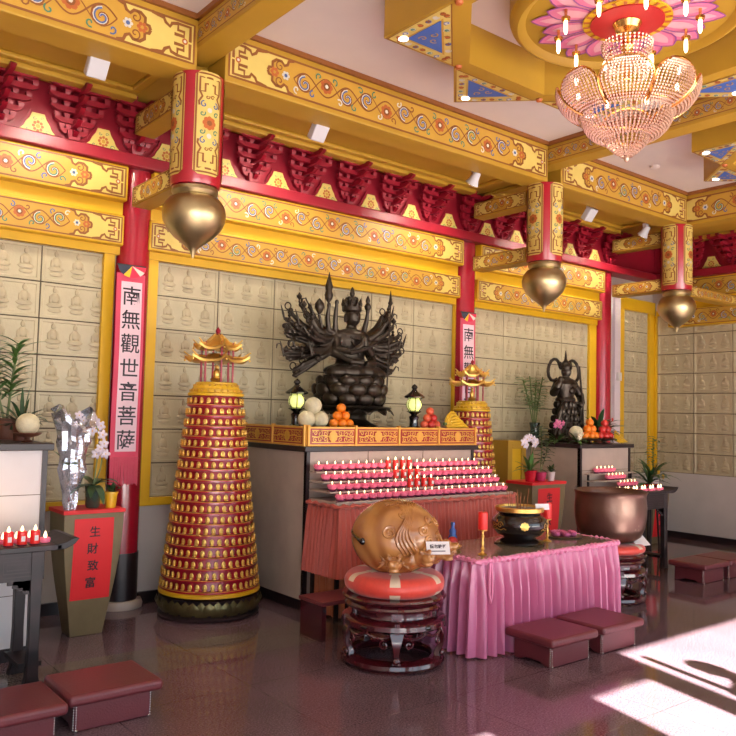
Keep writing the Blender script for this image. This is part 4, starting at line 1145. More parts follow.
# pots on the second pedestal
QT = 1.04
plant('potted_orchid', 'white orchid in a glossy red pot on the pedestal right of the candle steps', 'plant', (7.02, 5.82, QT), pot=([(.05, 0), (.07, .11), (.075, .125)], 'rpot'), stems=[(((0, 0, .1), (0, 0, .35), (-.08, -.03, .47), (-.16, -.04, .45)), .005), (((0, 0, .1), (.02, 0, .3), (.06, -.03, .46)), .005)], leaves=fan(.12, 12, .22, .05, (20, 80), .5, 2),
      flowers=[(-.17, -.04, .44), (-.12, -.04, .47), (-.08, -.03, .49), (-.03, -.03, .48), (.02, -.03, .46), (.06, -.03, .44), (-.14, -.05, .41), (0, -.05, .42)], fm=('orchid', .05))
plant('potted_plant', 'leafy vine plant in a magenta pot beside the glossy red pot', 'plant', (7.22, 5.84, QT), pot=([(.05, 0), (.07, .09), (.072, .10)], 'mpot'), stems=[(((0, 0, .1), (.02, 0, .4), (.0, 0, .6)), .006), (((0, 0, .1), (.1, 0, .3), (.12, 0, .45)), .005)],
      leaves=stemleaves([(0, 0, .1), (.02, 0, .4), (0, 0, .62)], 26, .15, .06, 4)+stemleaves([(0, 0, .1), (.1, 0, .3), (.12, 0, .45)], 16, .12, .05, 6), leafm='leafd')
plant('potted_plant', 'small plant in a white pot at the right end of second pedestal', 'plant', (7.36, 5.80, QT), pot=([(.035, 0), (.045, .09), (.047, .10)], 'wpot'), leaves=fan(.10, 9, .12, .03, (30, 80), .4, 9), leafm='leafd')
# far corner plants
plant('potted_plant', 'large leafy plant with yellow flowers on the far corner pedestal', 'plant', (10.46, 6.42, .80), pot=([(.07, 0), (.09, .13), (.095, .14)], 'wpot'), stems=[(((0, 0, .1), (0, 0, .7)), .008)],
      leaves=fan(.14, 22, .36, .06, (15, 70), .5, 4)+stemleaves([(0, 0, .2), (0, 0, .45), (.05, 0, .72)], 30, .15, .05, 3), flowers=[(-.02, -.1, .22), (.1, -.1, .15)], fm=('banana', .04), leafm='leaf')
plant('potted_plant', 'dark leafy plant in a red pot, left of the far corner pedestal', 'plant', (9.98, 6.18, .62), pot=([(.08, 0), (.11, .24), (.115, .26)], 'rpot'), leaves=fan(.26, 22, .36, .05, (20, 80), .5, 12), leafm='leafd')
t = thing('plant_stool', 'small dark stool under the red plant pot near the corner', 'stool', (9.98, 6.18, 0))
MB().lathe([(.14, .58), (.15, .60), (.14, .62)], 20).build('seat', 'ebony', t)
for k in range(4): a = k*pi/2+.7; MB().tube([(.10*cos(a), .10*sin(a), .59), (.13*cos(a), .13*sin(a), 0)], .014, 6).build('leg', 'ebony', t)

# ---- altar table top items: left altar
LZ = 1.49
plant('bamboo_plant', 'tall leafy green bamboo stalks on the white tiled altar at left edge', 'plant', (1.66, 6.46, LZ), pot=([(.06, 0), (.07, .14), (.075, .16)], 'terra'), stems=[(((0, 0, .1), (.03, 0, .45), (.06, 0, .74)), .01), (((0, 0, .1), (-.10, 0, .45), (-.14, 0, .66)), .01)],
      leaves=stemleaves([(0, 0, .2), (.03, 0, .45), (.06, 0, .74)], 44, .20, .035, 1, .8, .3)+stemleaves([(0, 0, .2), (-.10, 0, .45), (-.14, 0, .66)], 40, .20, .035, 2, .8, .3))
plant('spiky_plant', 'dark spiky-leaved potted plant beside the pale melon on the left altar', 'plant', (1.70, 6.20, LZ), pot=([(.05, 0), (.06, .12), (.065, .13)], 'terra'), leaves=fan(.12, 20, .30, .03, (10, 85), .5, 7), leafm='leafd')
def bowlthing(loc, lab, r=.085, mat='bronze2'):
    t = thing('fruit_bowl', lab, 'bowl', loc)
    MB().lathe([(.035, 0), (.04, .006), (.018, .02), (.02, .03), (r*.7, .045), (r, .062), (r*.97, .066), (r*.6, .052), (.01, .045)], 24, cap=False).build('bowl_body', mat, t); return t
def melon(loc, r, lab, grp=None):
    t = thing('melon', lab, 'melon', loc, group=grp)
    MB().ball((0, 0, r*.97), (r, r, r*.98), 24, 16).build('rind', 'cream', t); MB().tube([(0, 0, r*1.93), (.004, 0, r*2.0)], [.006, .004], 6).build('stem_stub', 'stem', t); return t
bowlthing((1.69, 6.0, LZ), 'low brown footed bowl under the pale melon on the left altar', .10, 'terra')
melon((1.69, 6.0, LZ+.047), .082, 'round pale green melon in a low bowl on the left altar')
# main altar fruit: three melons, oranges, apples, bananas
AZ = 1.61
t = thing('altar_dais', 'low dark raised platform on the large altar behind the gold rail', 'platform', (4.07, 5.91, AH))
MB().box(0, 2.02, 0, .95, 0, .16).build('dais_body', 'dark', t, bevel=.006)
melon((4.10, 5.99, AZ), .080, 'pale round melon at lower left of the three by the rail', 'melons on the large altar')
melon((4.245, 5.985, AZ), .080, 'pale round melon at lower right of the three by the rail', 'melons on the large altar')
melon((4.175, 5.995, AZ+.128), .078, 'pale round melon resting on top of the other two', 'melons on the large altar')
def fruit(nm, loc, r, mat, lab, cat, grp):
    t = thing(nm, lab, cat, loc, RN.uniform(0, 6), grp)
    MB().ball((0, 0, r*.96), (r, r, r*.96), 16, 12).build('fruit_skin', mat, t); MB().lathe([(.008, r*1.89), (.006, r*1.93)], 6).build('stalk_end', 'stem', t); return t
def pyramid(nm, cx, cy, z, r, mats, cat, place, grp):
    pos = [('front left', -1, 0, 0), ('front middle', 0, -.25, 0), ('front right', 1, 0, 0), ('middle left', -.5, .15, 1), ('middle right', .5, .1, 1), ('topmost', 0, .2, 2)]
    for i, (w, dx, dy, lv) in enumerate(pos):
        fruit(nm, (cx+dx*r*2.02, cy+dy*r, z+lv*r*1.62), r, mats[i % len(mats)], f'{w} {cat} of the stacked pile {place}', cat, grp)
pyramid('orange', 4.49, 5.98, AZ, .045, ['orng'], 'orange', 'beside the melons on the large altar', 'oranges on the large altar')
pyramid('apple', 5.63, 5.98, AZ, .043, ['apple', 'applr', 'apple'], 'apple', 'right of the right lantern', 'apples on the large altar')
def bananas(loc, lab, s=1.0, rot=0):
    t = thing('banana_bunch', lab, 'bananas', loc, rot)
    for k in range(6):
        a = 0; m = MB(); pts = []
        for j in range(7):
            u = j/6; pts.append(((-.10+.22*u)*s, .026*(k-3)*s*(.35+.65*sin(u*pi*.6)), (.016+(.012+.021*k)*sin(u*pi*.85)+.004*k)*s))
        m.tube(pts, [.005*s, .010*s, .0135*s, .014*s, .0135*s, .010*s, .005*s], 8); m.build('banana', 'banana', t)
    MB().tube([(-.12*s, 0, .05*s), (-.09*s, 0, .045*s)], .014*s, 8).build('bunch_stalk', 'stem', t); return t
bananas((5.96, 5.98, AZ), 'bunch of yellow bananas at the right end of the large altar', 1.15)
# lantern lamps
def lantern(loc, lab):
    t = thing('altar_lantern', lab, 'lantern', loc); t.scale = (.95, .95, .93)
    MB().lathe([(.07, 0), (.075, .015), (.05, .03), (.045, .09), (.055, .13), (.03, .15), (.06, .175), (.085, .185), (.06, .20)], 20).build('lantern_stem', 'black', t)
    m = MB(); m.lathe([(.05, .20), (.075, .23), (.08, .265), (.072, .30), (.05, .325)], 20); m.build('glowing_globe', 'glow', t)
    m = MB()
    for k in range(6):
        a = k*pi/3; m.tube([(.055*cos(a), .055*sin(a), .20), (.083*cos(a), .083*sin(a), .235), (.086*cos(a), .086*sin(a), .27), (.056*cos(a), .056*sin(a), .325)], .005, 5)
    m.build('cage_rib', 'black', t)
    MB().lathe([(.06, .322), (.105, .335), (.115, .35), (.08, .375), (.045, .40), (.03, .415), (.022, .43), (.035, .445), (.03, .465), (.006, .485)], 20).build('lantern_cap', 'black', t)
    l = bpy.data.lights.new('lantern_glow', 'POINT'); l.energy = 1.5; l.color = (1, .95, .55); l.shadow_soft_size = .09
    o = bpy.data.objects.new('lantern_glow', l); COL.objects.link(o); o.parent = t; o.location = (0, -.13, .26)
lantern((4.14, 6.22, AZ), 'black lantern with glowing yellow globe left of the large statue, behind the melons')
lantern((5.42, 6.0, AZ), 'black lantern with glowing yellow globe right of the large statue')

# ================================================================ statues
def armpath(s, th, r, y, z0=2.50-1.61, fwd=.0):
    sh = Vector((s*.15, .03, z0)); e = sh+Vector((s*cos(th)*r*.5, y*.6+.02, sin(th)*r*.5-.05)); h = sh+Vector((s*cos(th)*r, y, sin(th)*r))
    return [sh, (sh+e)/2, e, (e*.5+h*.5)+Vector((s*.012, 0, -.012)), h]
GX, GY = 4.87, 6.36
t = thing('bronze_statue', 'dark bronze many-armed seated figure on a lotus throne, centre of the large altar', 'statue', (GX, GY, AZ))
m = MB()
m.ball((0, 0, .56), (.30, .22, .085), 24, 12); m.ball((-.22, -.10, .54), (.14, .11, .07), 16, 10); m.ball((.22, -.10, .54), (.14, .11, .07), 16, 10)
m.tube([(-.26, -.10, .55), (-.08, -.20, .54), (.12, -.17, .55)], [.07, .065, .05], 12); m.tube([(.26, -.10, .55), (.08, -.20, .55), (-.12, -.17, .57)], [.07, .065, .05], 12)
m.lathe([(.20, .52), (.19, .60), (.155, .70), (.16, .78), (.19, .86), (.185, .93), (.13, .975), (.065, .99), (.055, 1.03)], 24, sy=.68)
m.ball((-.15, 0, .915), (.065, .06, .055), 14, 8); m.ball((.15, 0, .915), (.065, .06, .055), 14, 8)
m.ball((0, -.015, 1.115), (.080, .085, .105), 20, 14); m.ball((0, -.095, 1.11), (.014, .02, .028), 8, 6); m.ball((0, -.085, 1.065), (.026, .014, .009), 8, 5)
for s in (-1, 1):
    m.ball((s*.082, .0, 1.095), (.014, .022, .05), 8, 6); m.ball((s*.032, -.082, 1.135), (.02, .012, .008), 8, 5)
    m.tube([(s*.17, 0, .90), (s*.215, -.06, .77), (s*.12, -.18, .74), (s*.02, -.21, .82), (s*.012, -.215, .90)], [.045, .04, .034, .026, .02], 10)
    m.tube([(s*.17, 0, .90), (s*.24, -.04, .72), (s*.14, -.20, .645), (s*.02, -.23, .64)], [.045, .04, .032, .026], 10)
RA = random.Random(11); hands = []
for s in (-1, 1):
    for row, (yy, n, r0) in enumerate([(.02, 8, .38), (.08, 9, .48), (.14, 9, .56), (.19, 8, .60)]):
        for k in range(n):
            th = radians(-40+(k+.5*(row % 2))*(84/n)+RA.uniform(-4, 4)); r = r0*RA.uniform(.86, 1.04)*(1-.25*max(0, sin(th)))
            p = armpath(s, th, r, yy-RA.uniform(.02, .12)); m.tube(p, [.038, .034, .032, .026, .019], 8)
            h = p[-1]; d = (p[-1]-p[-2]).normalized(); m.ball(tuple(h+d*.015), (.024, .022, .026), 8, 6)
            for q in (-1, 0, 1): m.tube([h+d*.02, h+d*.05+Vector((0, q*.014, .008))], [.009, .006], 5)
            hands.append((h+d*.04, s, row, k, th))
for (x1, z1) in ((-.30, 1.18), (-.205, 1.22), (.19, 1.17)):
    s = -1 if x1 < 0 else 1
    m.tube([(s*.15, .02, .92), (x1*.9, .02, .96), (x1, 0, 1.08), (x1, -.02, z1)], [.036, .032, .026, .018], 8); m.ball((x1, -.02, z1+.02), (.024, .024, .03), 8, 6)
body = remesh(m.build('body', 'bronze', t), .0085, 2)
m = MB()
m.lathe([(.09, 1.16), (.10, 1.175), (.102, 1.215), (.095, 1.22)], 20)
for k in range(9):
    a = k*2*pi/9-pi/2; m.ball((.092*cos(a), .09*sin(a), 1.24), (.020, .020, .028), 8, 6); m.lathe([(.014, 0), (.010, .02), (.003, .045)], 6, (.092*cos(a), .09*sin(a), 1.262))
for k in range(5):
    a = k*2*pi/5-pi/2; m.ball((.05*cos(a), .05*sin(a), 1.29), (.022, .022, .03), 8, 6)
m.lathe([(.06, 1.20), (.055, 1.28), (.035, 1.315)], 14); m.ball((0, 0, 1.35), (.028, .026, .034), 10, 8); m.lathe([(.022, 1.37), (.018, 1.395), (.006, 1.42)], 8)
remesh(m.build('crown', 'bronze', t), .006, 1)
m = MB()      # draped robe folds over legs and scarf
for s in (-1, 1):
    for q in range(5): m.tube([(s*.05, -.20+.01*q, .66-.02*q), (s*(.15+.03*q), -.20+.01*q, .60-.012*q), (s*(.25+.02*q), -.14, .55-.01*q), (s*(.30+.01*q), -.02, .50)], [.006, .013, .013, .008], 6)
    m.tube([(s*.12, -.06, .93), (s*.06, -.13, .82), (s*.0, -.15, .72)], [.012, .014, .010], 6)
m.tube([(.09*cos(a)*1.1, -.06+.07*sin(a)*1.0-.03, .90-.03*sin(-a)) for a in [i*pi/6 for i in range(13)]], .009, 6)
m.build('robe_folds', 'bronze', t)
m = MB(); m.lathe([(.27, 0), (.28, .02), (.22, .05), (.17, .085), (.16, .12), (.20, .155), (.30, .175), (.40, .185), (.43, .20), (.38, .212), (.30, .22)], 40)
for k in range(14):
    a = k*2*pi/14; m.leaf((.30*cos(a), .30*sin(a), .20), (cos(a), sin(a), .12), .18, .17, .5, 0, 5, .15)
m.build('throne_base', 'bronze', t, fixn=False)
m = MB(); m.lathe([(.26, .2), (.33, .30), (.33, .42), (.30, .50), (.10, .50)], 32); m.build('throne_core', 'bronze', t)
m = MB()
for lv, (n, rr, zz, sz) in enumerate([(11, .325, .275, 1.2), (11, .34, .365, 1.25), (11, .31, .45, 1.1)]):
    for k in range(n):
        a = 2*pi*(k+.5*(lv % 2))/n; m.T = Matrix.Rotation(a, 4, 'Z') @ Matrix.Translation((rr, 0, zz)) @ Matrix.Rotation(.35, 4, 'Y'); m.ball((0, 0, 0), (.035*sz, .074*sz, .058*sz), 12, 8)
m.T = Matrix(); m.build('lotus_petals', 'bronze', t)
for i, (h, s, row, k, th) in enumerate(hands):
    q = i % 6; m = MB(); x, y, z = h
    if q == 0: m.ball((x, y, z+.02), .026, 10, 7)
    elif q == 1: m.tube([(x, y, z-.02), (x+s*.02, y, z+.05), (x+s*.05*cos(th), y, z+.13)], [.008, .012, .003], 6)
    elif q == 2:
        m.tube([(x+.035*cos(a), y, z+.04+.035*sin(a)) for a in [j*pi/6 for j in range(13)]], .007, 5, cap=False)
    elif q == 3: m.lathe([(.006, -.01), (.008, .03), (.026, .05), (.03, .065), (.012, .085), (.003, .10)], 10, (x, y, z))
    elif q == 4: m.tube([(x, y, z), (x+s*.04, y, z+.06), (x+s*.075, y, z+.05), (x+s*.08, y, z+.01)], [.008, .009, .008, .004], 6)
    else: m.lathe([(.012, 0), (.02, .015), (.008, .03), (.02, .045), (.012, .06)], 8, (x, y, z))
    m.build('held_emblem', 'bronze', t)
m = MB(); m.lathe([(.008, 0), (.012, .04), (.035, .07), (.045, .11), (.03, .15), (.04, .19), (.028, .24), (.014, .29), (.003, .34)], 14, (-.305, -.02, 1.19)); m.build('tall_flame_emblem', 'bronze', t)
m = MB(); m.lathe([(.01, 0), (.03, .03), (.05, .07), (.045, .11), (.02, .14), (.004, .16)], 14, (-.40, 0, 1.10)); m.tube([(-.40, 0, 1.10), (-.35, .02, .98)], .014, 6); m.build('lotus_bud_emblem', 'bronze', t)
m = MB(); m.lathe([(.008, 0), (.03, .03), (.036, .06), (.018, .09), (.026, .115), (.018, .14), (.004, .17)], 12, (.19, -.02, 1.18)); m.build('small_shrine_emblem', 'bronze', t)
m = MB(); m.tube([(.40, -.10, .35), (.42, -.10, .95), (.425, -.10, 1.28)], .008, 7); m.lathe([(.01, 0), (.028, .03), (.018, .05), (.012, .09), (.003, .16)], 8, (.425, -.10, 1.26)); m.build('long_staff', 'bronze', t)
m = MB(); m.tube([(-.16, -.20, .73), (.0, -.24, .78), (.18, -.20, .86)], [.016, .020, .016], 8); m.build('crossing_scarf', 'bronze', t)

t = thing('bronze_statue', 'small dark bronze standing guardian with looping scarf on the right-hand altar', 'statue', (8.42, 6.42, AH))
m = MB()
m.lathe([(.24, .03), (.23, .06), (.20, .20), (.17, .36), (.135, .50), (.12, .56), (.15, .66), (.17, .74), (.13, .80), (.06, .83), (.045, .86)], 24, sy=.75)
m.ball((-.15, 0, .745), (.07, .07, .06), 12, 8); m.ball((.15, 0, .745), (.07, .07, .06), 12, 8)
m.tube([(-.16, 0, .74), (-.28, -.03, .62), (-.30, -.10, .70), (-.27, -.13, .76)], [.06, .055, .05, .04], 10); m.ball((-.27, -.13, .79), (.04, .035, .045), 10, 7)
m.tube([(.16, 0, .74), (.27, -.03, .60), (.18, -.12, .50)], [.06, .055, .045], 10); m.ball((.16, -.13, .48), (.04, .035, .04), 10, 7)
m.ball((0, -.01, .905), (.065, .068, .08), 16, 12); m.ball((0, -.075, .90), (.012, .015, .022), 8, 6)
for s in (-1, 1):
    m.ball((s*.065, 0, .90), (.012, .018, .03), 8, 6); m.ball((s*.10, -.08, .03), (.07, .13, .035), 12, 6)
    m.tube([(s*.12, -.08, .52), (s*.20, -.08, .40), (s*.24, -.06, .22), (s*.28, -.05, .08)], [.02, .035, .03, .015], 8)
remesh(m.build('body', 'bronze', t), .009, 2)
m = MB(); m.lathe([(.078, .93), (.084, .95), (.075, .985), (.055, 1.02), (.025, 1.05), (.018, 1.07), (.012, 1.12), (.003, 1.18)], 16)
for s in (-1, 1): m.prism([(s*.07, .93), (s*.125, .97), (s*.11, 1.03), (s*.07, .99)], -.01, .01, 0, lambda a, b, c: (a, c, b))
m.build('helmet', 'bronze', t)
for s in (-1, 1):
    m = MB(); m.tube([(s*(.20+.115*cos(a)-.02*sin(a)), .03, .92+.14*sin(a)) for a in [radians(q) for q in (-130, -100, -70, -40, -10, 20, 50, 75, 100, 125, 150, 170)]], [.014]+[.021]*10+[.012], 8); m.build('scarf_loop', 'bronze', t)
m = MB()
for i in range(5):
    z = .12+.09*i
    for k in range(14): a = 2*pi*k/14+.2*(i % 2); m.ball(((.225-.02*i)*cos(a), (.225-.02*i)*.75*sin(a), z), (.035, .025, .045), 7, 5)
m.lathe([(.14, .52), (.15, .54), (.14, .57)], 24, sy=.78); m.ball((0, -.10, .66), (.06, .04, .05), 12, 8)
m.build('armour_plates', 'bronze', t)
m = MB(); m.tube([(.17, -.17, .02), (.16, -.15, .50), (.15, -.10, .98)], [.010, .014, .012], 8); m.build('long_club', 'bronze', t)
MB().lathe([(.26, 0), (.27, .015), (.24, .035)], 28).build('base', 'bronze', t)

# items on the small altar
z3 = AH
melon((8.03, 5.96, z3+.05), .085, 'pale round melon in a footed bowl on the small stone altar')
bowlthing((8.03, 5.96, z3), 'low footed bowl under the melon on the small stone altar', .10)
pyramid('orange', 8.33, 5.97, z3+.05, .050, ['orng'], 'orange', 'on the small stone altar', 'oranges on the small altar')
bowlthing((8.33, 5.97, z3), 'low footed bowl under the oranges on the small stone altar', .14)
pyramid('apple', 8.64, 5.97, z3+.05, .048, ['applr'], 'red apple', 'on the small stone altar', 'red apples on the small altar')
bowlthing((8.64, 5.97, z3), 'low footed bowl under the red apples on the small stone altar', .14)
bananas((8.90, 5.95, z3), 'bunch of bananas at the right end of the small stone altar', 1.0, .3)
def flowers_on(loc, lab, seed, mat, nfl, sp=.14, h=.12):
    R = random.Random(seed)
    return plant('cut_flowers', lab, 'flowers', loc, leaves=fan(.02, 10, .2, .05, (20, 70), .5, seed), flowers=[(R.uniform(-sp, sp), -.04+R.uniform(-.03, .03), h+R.uniform(-.03, .05)) for _ in range(nfl)], fm=(mat, .038))
# bamboo in tall vase left of small statue (stands on altar back edge)
plant('bamboo_plant', 'pale bamboo stalks in a tall vase left of the small standing statue', 'plant', (8.06, 6.62, z3), pot=([(.05, 0), (.06, .03), (.055, .16), (.07, .24)], 'glass'),
      stems=[(((0, 0, .1), (-.06*k, .0, .5), (-.13*k+.02, 0, .78+.05*(k % 2))), .008) for k in (-1, 0, 1, 2)],
      leaves=stemleaves([(0, 0, .35), (-.13, 0, .55), (-.24, 0, .80)], 30, .17, .055, 3, .6)+stemleaves([(0, 0, .3), (0, 0, .5), (.02, 0, .80)], 30, .17, .055, 5, .6)+stemleaves([(0, 0, .3), (.06, 0, .5), (.14, 0, .80)], 26, .16, .055, 7, .6), leafm='leafl')
flowers_on((8.06, 6.26, z3), 'pink orchid spray with leaves at the foot of the small statue', 3, 'orchidp', 7, .08, .22)
flowers_on((8.00, 5.90, z3), 'cream lilies spilling over the left front edge of the small stone altar', 4, 'lily', 5, .06, .09).location.x = 7.98
plant('leafy_plant', 'dark broad-leaved plant right of the small statue by the red column', 'plant', (8.86, 6.22, z3), pot=([(.06, 0), (.08, .12), (.085, .13)], 'terra'), leaves=fan(.12, 34, .36, .07, (5, 75), .6, 21), flowers=[(.08, -.15, .3), (.12, -.1, .2), (.2, -.1, .12)], fm=('applr', .028), leafm='leafd')
t = thing('yellow_cabinet', 'low yellow framed cabinet against the wall between far tower and small altar', 'cabinet', (7.56, 6.62, 0))
m = MB()
for a, b, c, d in [(0, .08, 0, 1.46), (.26, .34, 0, 1.46), (.08, .26, 1.36, 1.46), (.08, .26, 0, .1)]: m.box(a, b, 0, .26, c, d)
m.build('cabinet_frame', 'ochre', t, bevel=.004); MB().box(.08, .26, .02, .25, .1, 1.36).build('door_panel', 'yellow', t)

# ================================================================ banners on the columns
def banner(x, y, lab, sd=0):
    t = thing('hanging_banner', lab, 'banner', (x, y, -.0465)); t.scale = (1.027, 1, 1.027); K = 24; Wd = .125
    wav = lambda z: .006*sin(z*5)
    def sheet(m, x0, x1, z0, z1, off, mi=0):
        vs = []
        for i in range(K+1):
            z = z0+(z1-z0)*i/K; vs += [(x0, -off+wav(z), z), (x1, -off+wav(z), z)]
        m.add(vs, [(2*i, 2*i+1, 2*i+3, 2*i+2) for i in range(K)], mi)
    m = MB(); sheet(m, -Wd, Wd, 1.33, 2.90, .004); sheet(m, -Wd, Wd, 1.33, 2.90, 0); m.build('banner_cloth', 'bannerp', t, fixn=False)
    m = MB(); sheet(m, -.085, .10, 1.38, 2.83, .007); m.build('banner_paper', 'bannerw', t, fixn=False)
    for q, ch in enumerate('南無觀世音菩薩'):
        m = MB(); write(m, ch, .175, lambda a, b, off: (a+.008, -off+wav(b), b), 0, 2.71-.205*q, 0, 0, .010, .0012); m.build('banner_character', 'ink', t, fixn=False)
    m = MB(); n = 20; 
    for k in range(n):
        a0, a1 = pi+pi*k/n, pi+pi*(k+1)/n; mi = 0 if k < 6 else 1 if k < 9 else 2 if k < 14 else 3 if k < 17 else 2
        m.add([(0, -.012, 2.965), (Wd*cos(a0), -.013, 2.965+.10*sin(a0)), (Wd*cos(a1), -.013, 2.965+.10*sin(a1))], [(0, 1, 2)], mi)
    m.build('striped_flag_top', ['flagb', 'flagy', 'flagr', 'white'], t, fixn=False)
    m = MB()
    for k in range(26): xx = -Wd+.005+k*(2*Wd-.01)/25; m.tube([(xx, -.004, 1.335), (xx+RN.uniform(-.004, .004), -.004, 1.10+RN.uniform(-.01, .01))], .0055, 5)
    m.build('fringe', 'bannerp', t)
    MB().tube([(-Wd, 0, 2.97), (Wd, 0, 2.97)], .008, 6).build('hanging_rod', 'ebony', t)
banner(2.715, 6.755, 'rose banner with vertical black characters on the column between left and middle bays')
banner(6.955, 6.755, 'rose banner with vertical characters half hidden behind the farther tower')

# ================================================================ round stands, cushions, wooden fish, cauldron
def round_stand(loc, R_, H, lab):
    t = thing('round_stand', lab, 'stand', loc); s = R_/.37; hs = H/.49
    def lz(name, prof, mat='rosewood', n=40): MB().lathe([(r*s, z*hs) for r, z in prof], n).build(name, mat, t)
    lz('top_ring', [(.33, .455), (.365, .46), (.375, .475), (.365, .488), (.33, .49)])
    lz('upper_rim', [(.33, .40), (.35, .405), (.355, .42), (.345, .435), (.33, .456)])
    lz('waist', [(.30, .345), (.295, .36), (.30, .40)])
    lz('shoulder_ring', [(.30, .27), (.345, .268), (.375, .29), (.372, .32), (.345, .342), (.30, .348)])
    MB().lathe([(.31*s, 0.012), (.35*s, .012), (.355*s, .03), (.37*s, .035), (.365*s, .06), (.33*s, .075), (.28*s, .075), (.27*s, .06), (.28*s, .03)], 40, cap=False).build('base_ring', 'rosewood', t)
    for k in range(5):
        a = 2*pi*k/5+radians(-127); c, q = cos(a), sin(a)
        pts = [(.345, .28), (.365, .22), (.355, .15), (.33, .10), (.335, .06)]
        m = MB(); T_ = Matrix.Rotation(a, 4, 'Z')
        m.T = T_; vs = []
        for i, (r, z) in enumerate(pts):
            w = [.05, .035, .022, .022, .035][i]; vs += [((r+.012)*s, -w, z*hs), ((r+.012)*s, w, z*hs), ((r-.03)*s, w, z*hs), ((r-.03)*s, -w, z*hs)]
        fs = []
        for i in range(4):
            for j in range(4): fs.append((4*i+j, 4*i+(j+1) % 4, 4*i+4+(j+1) % 4, 4*i+4+j))
        fs += [(0, 3, 2, 1), (16, 17, 18, 19)]; m.add(vs, fs); m.ball((.352*s, 0, .095*hs), (.022, .03, .026), 10, 7); lg = m.build('leg', 'rosewood', t, bevel=.004)
        m = MB(); m.T = Matrix.Rotation(a, 4, 'Z')
        for w in (-.012, 0, .012): m.box(.368*s, .378*s, w-.003, w+.003, .275*hs, .345*hs); m.box(.302*s, .312*s, w-.003, w+.003, .35*hs, .40*hs)
        m.box(.29*s, .305*s, -.035, .035, .345*hs, .40*hs); m.build('ribbed_strap', 'rosewood', t)
        # carved cloud openings between legs
        a2 = a+pi/5
        for u in (-.14, 0, .14):
            m = MB(); m.T = Matrix.Rotation(a2+u, 4, 'Z'); m.ball((.372*s, 0, .305*hs), (.010, .03 if u == 0 else .018, .016), 10, 6)
            if u == 0: m.build('carved_boss', 'black', t)
        m = MB()
        for w in (-1, 1):
            def fr(u, v, off): 
                aa = a2+u/.36; return ((.362*s+off)*cos(aa), (.362*s+off)*sin(aa), v)
            sp = spiral(w*.14, .20*hs, .035, 1.3, pi/2, w, 16)
            m.tube([fr(x, y, -.01) for x, y in sp], .008, 6); m.tube([fr(w*(.20-.20*i/6), (.265-.03*sin(i/6*pi))*hs, -.015) for i in range(7)], .012, 6)
        m.build('apron_scroll', 'rosewood', t)
    return t
FX, FY = 3.80, 4.38
round_stand((FX, FY, 0), .37, .49, 'dark rosewood round openwork stand under the wooden fish drum')
def cushion(loc, r, h, lab, rot=0):
    t = thing('round_cushion', lab, 'cushion', loc, rot); n = 60; vs = []; prof = [(.0, 0), (.80, 0)]+[(.80+.20*cos(a), .46+.46*sin(a)) for a in [radians(-80+11*q) for q in range(16)]]+[(.6, .97), (.3, .99), (0, 1)]
    m = MB(); P2 = [(a*r, b*h) for a, b in prof]
    for i, (a, b) in enumerate(P2):
        for k in range(n): vs.append((a*cos(2*pi*k/n), a*sin(2*pi*k/n), b))
    m.v = vs
    for i in range(len(P2)-1):
        for k in range(n):
            w = abs(((k+.5)/n*6) % 1-.5); lim = .015+.26*abs((P2[i][1]+P2[i+1][1])/2/h-.42)**1.1
            m.f.append((i*n+k, i*n+(k+1) % n, (i+1)*n+(k+1) % n, (i+1)*n+k)); m.m.append(1 if w < lim else 0)
    m.build('cushion_cover', ['cushr', 'cushw'], t, angle=85); return t
cushion((FX, FY, .49), .36, .155, 'coral red and cream round cushion under the wooden fish drum', .35)
t = thing('wooden_fish_drum', 'large carved wooden fish drum with slit and dragon carving, on the red cushion', 'wooden fish', (FX, FY, .625), radians(-8))
m = MB(); m.ball((-.0, 0, .25), (.322, .31, .268), 48, 32)
remesh(m.build('drum_body', 'fish', t), .012, 1)
o = t.children[0]; bo = MB(); 
def onball(u, v, k=1.0):   # azimuth u, elevation v
    return (.322*k*cos(v)*cos(u), .31*k*cos(v)*sin(u), .25+.268*k*sin(v))
m = MB(); m.tube([onball(-3.55+.10*i, .16-.03*i, 1.0) for i in range(7)], [.006, .010, .011, .011, .011, .014, .018], 8); m.ball(onball(-2.93, -.03, .985), (.026, .026, .026), 12, 8); m.build('slit_opening', 'black', t)  # solid black tube and ball, painted as the shade inside the slit
m = MB()       # raised scale, mane and cloud scroll carving
def bs(u0, v0, r0, turns, a0, sg, rad): m.tube([onball(u0+x/max(.5, cos(v0)), v0+y, 1.0) for x, y in spiral(0, 0, r0, turns, a0, sg, 22)], rad*1.5, 6)
for (u0, v0, r0, sg) in [(-2.25, .25, .17, 1), (-1.45, .30, .15, -1), (-1.15, .52, .12, 1), (-1.9, .75, .13, -1), (-1.3, .02, .13, 1), (-.95, .12, .10, -1), (-.7, .42, .13, 1)]: bs(u0, v0, r0, 1.6, 1, sg, .0075)
for k in range(5):
    m.tube([onball(-1.98+.07*k+.13*sin(i*.8+k*.2), 1.05-.16*i) for i in range(10)], [.006]+[.014]*8+[.006], 6)
for k in range(7):
    m.tube([onball(-2.6+.26*k+.10*sin(i*1.1+k), 1.05+.07*sin(i*.9+k)+.02*i) for i in range(7)], .008, 5)
m.build('raised_carving', 'fish', t)
m = MB(); R2 = random.Random(5)    # dragon heads / clouds at the lower right
def blob(p, r): m.ball(p, r, 10, 7)
for i in range(15):
    u = -1.75+.17*i; v = -.48+.07*sin(i*1.7); p = Vector(onball(u, v, 1.02)); blob(tuple(p), (.058+.012*R2.random(), .055, .046)); 
    m.tube([tuple(p+Vector((x*cos(u+pi/2), x*sin(u+pi/2), y))) for x, y in spiral(0, 0, .045, 1.3, i, 1 if i % 2 else -1, 12)], .011, 6)
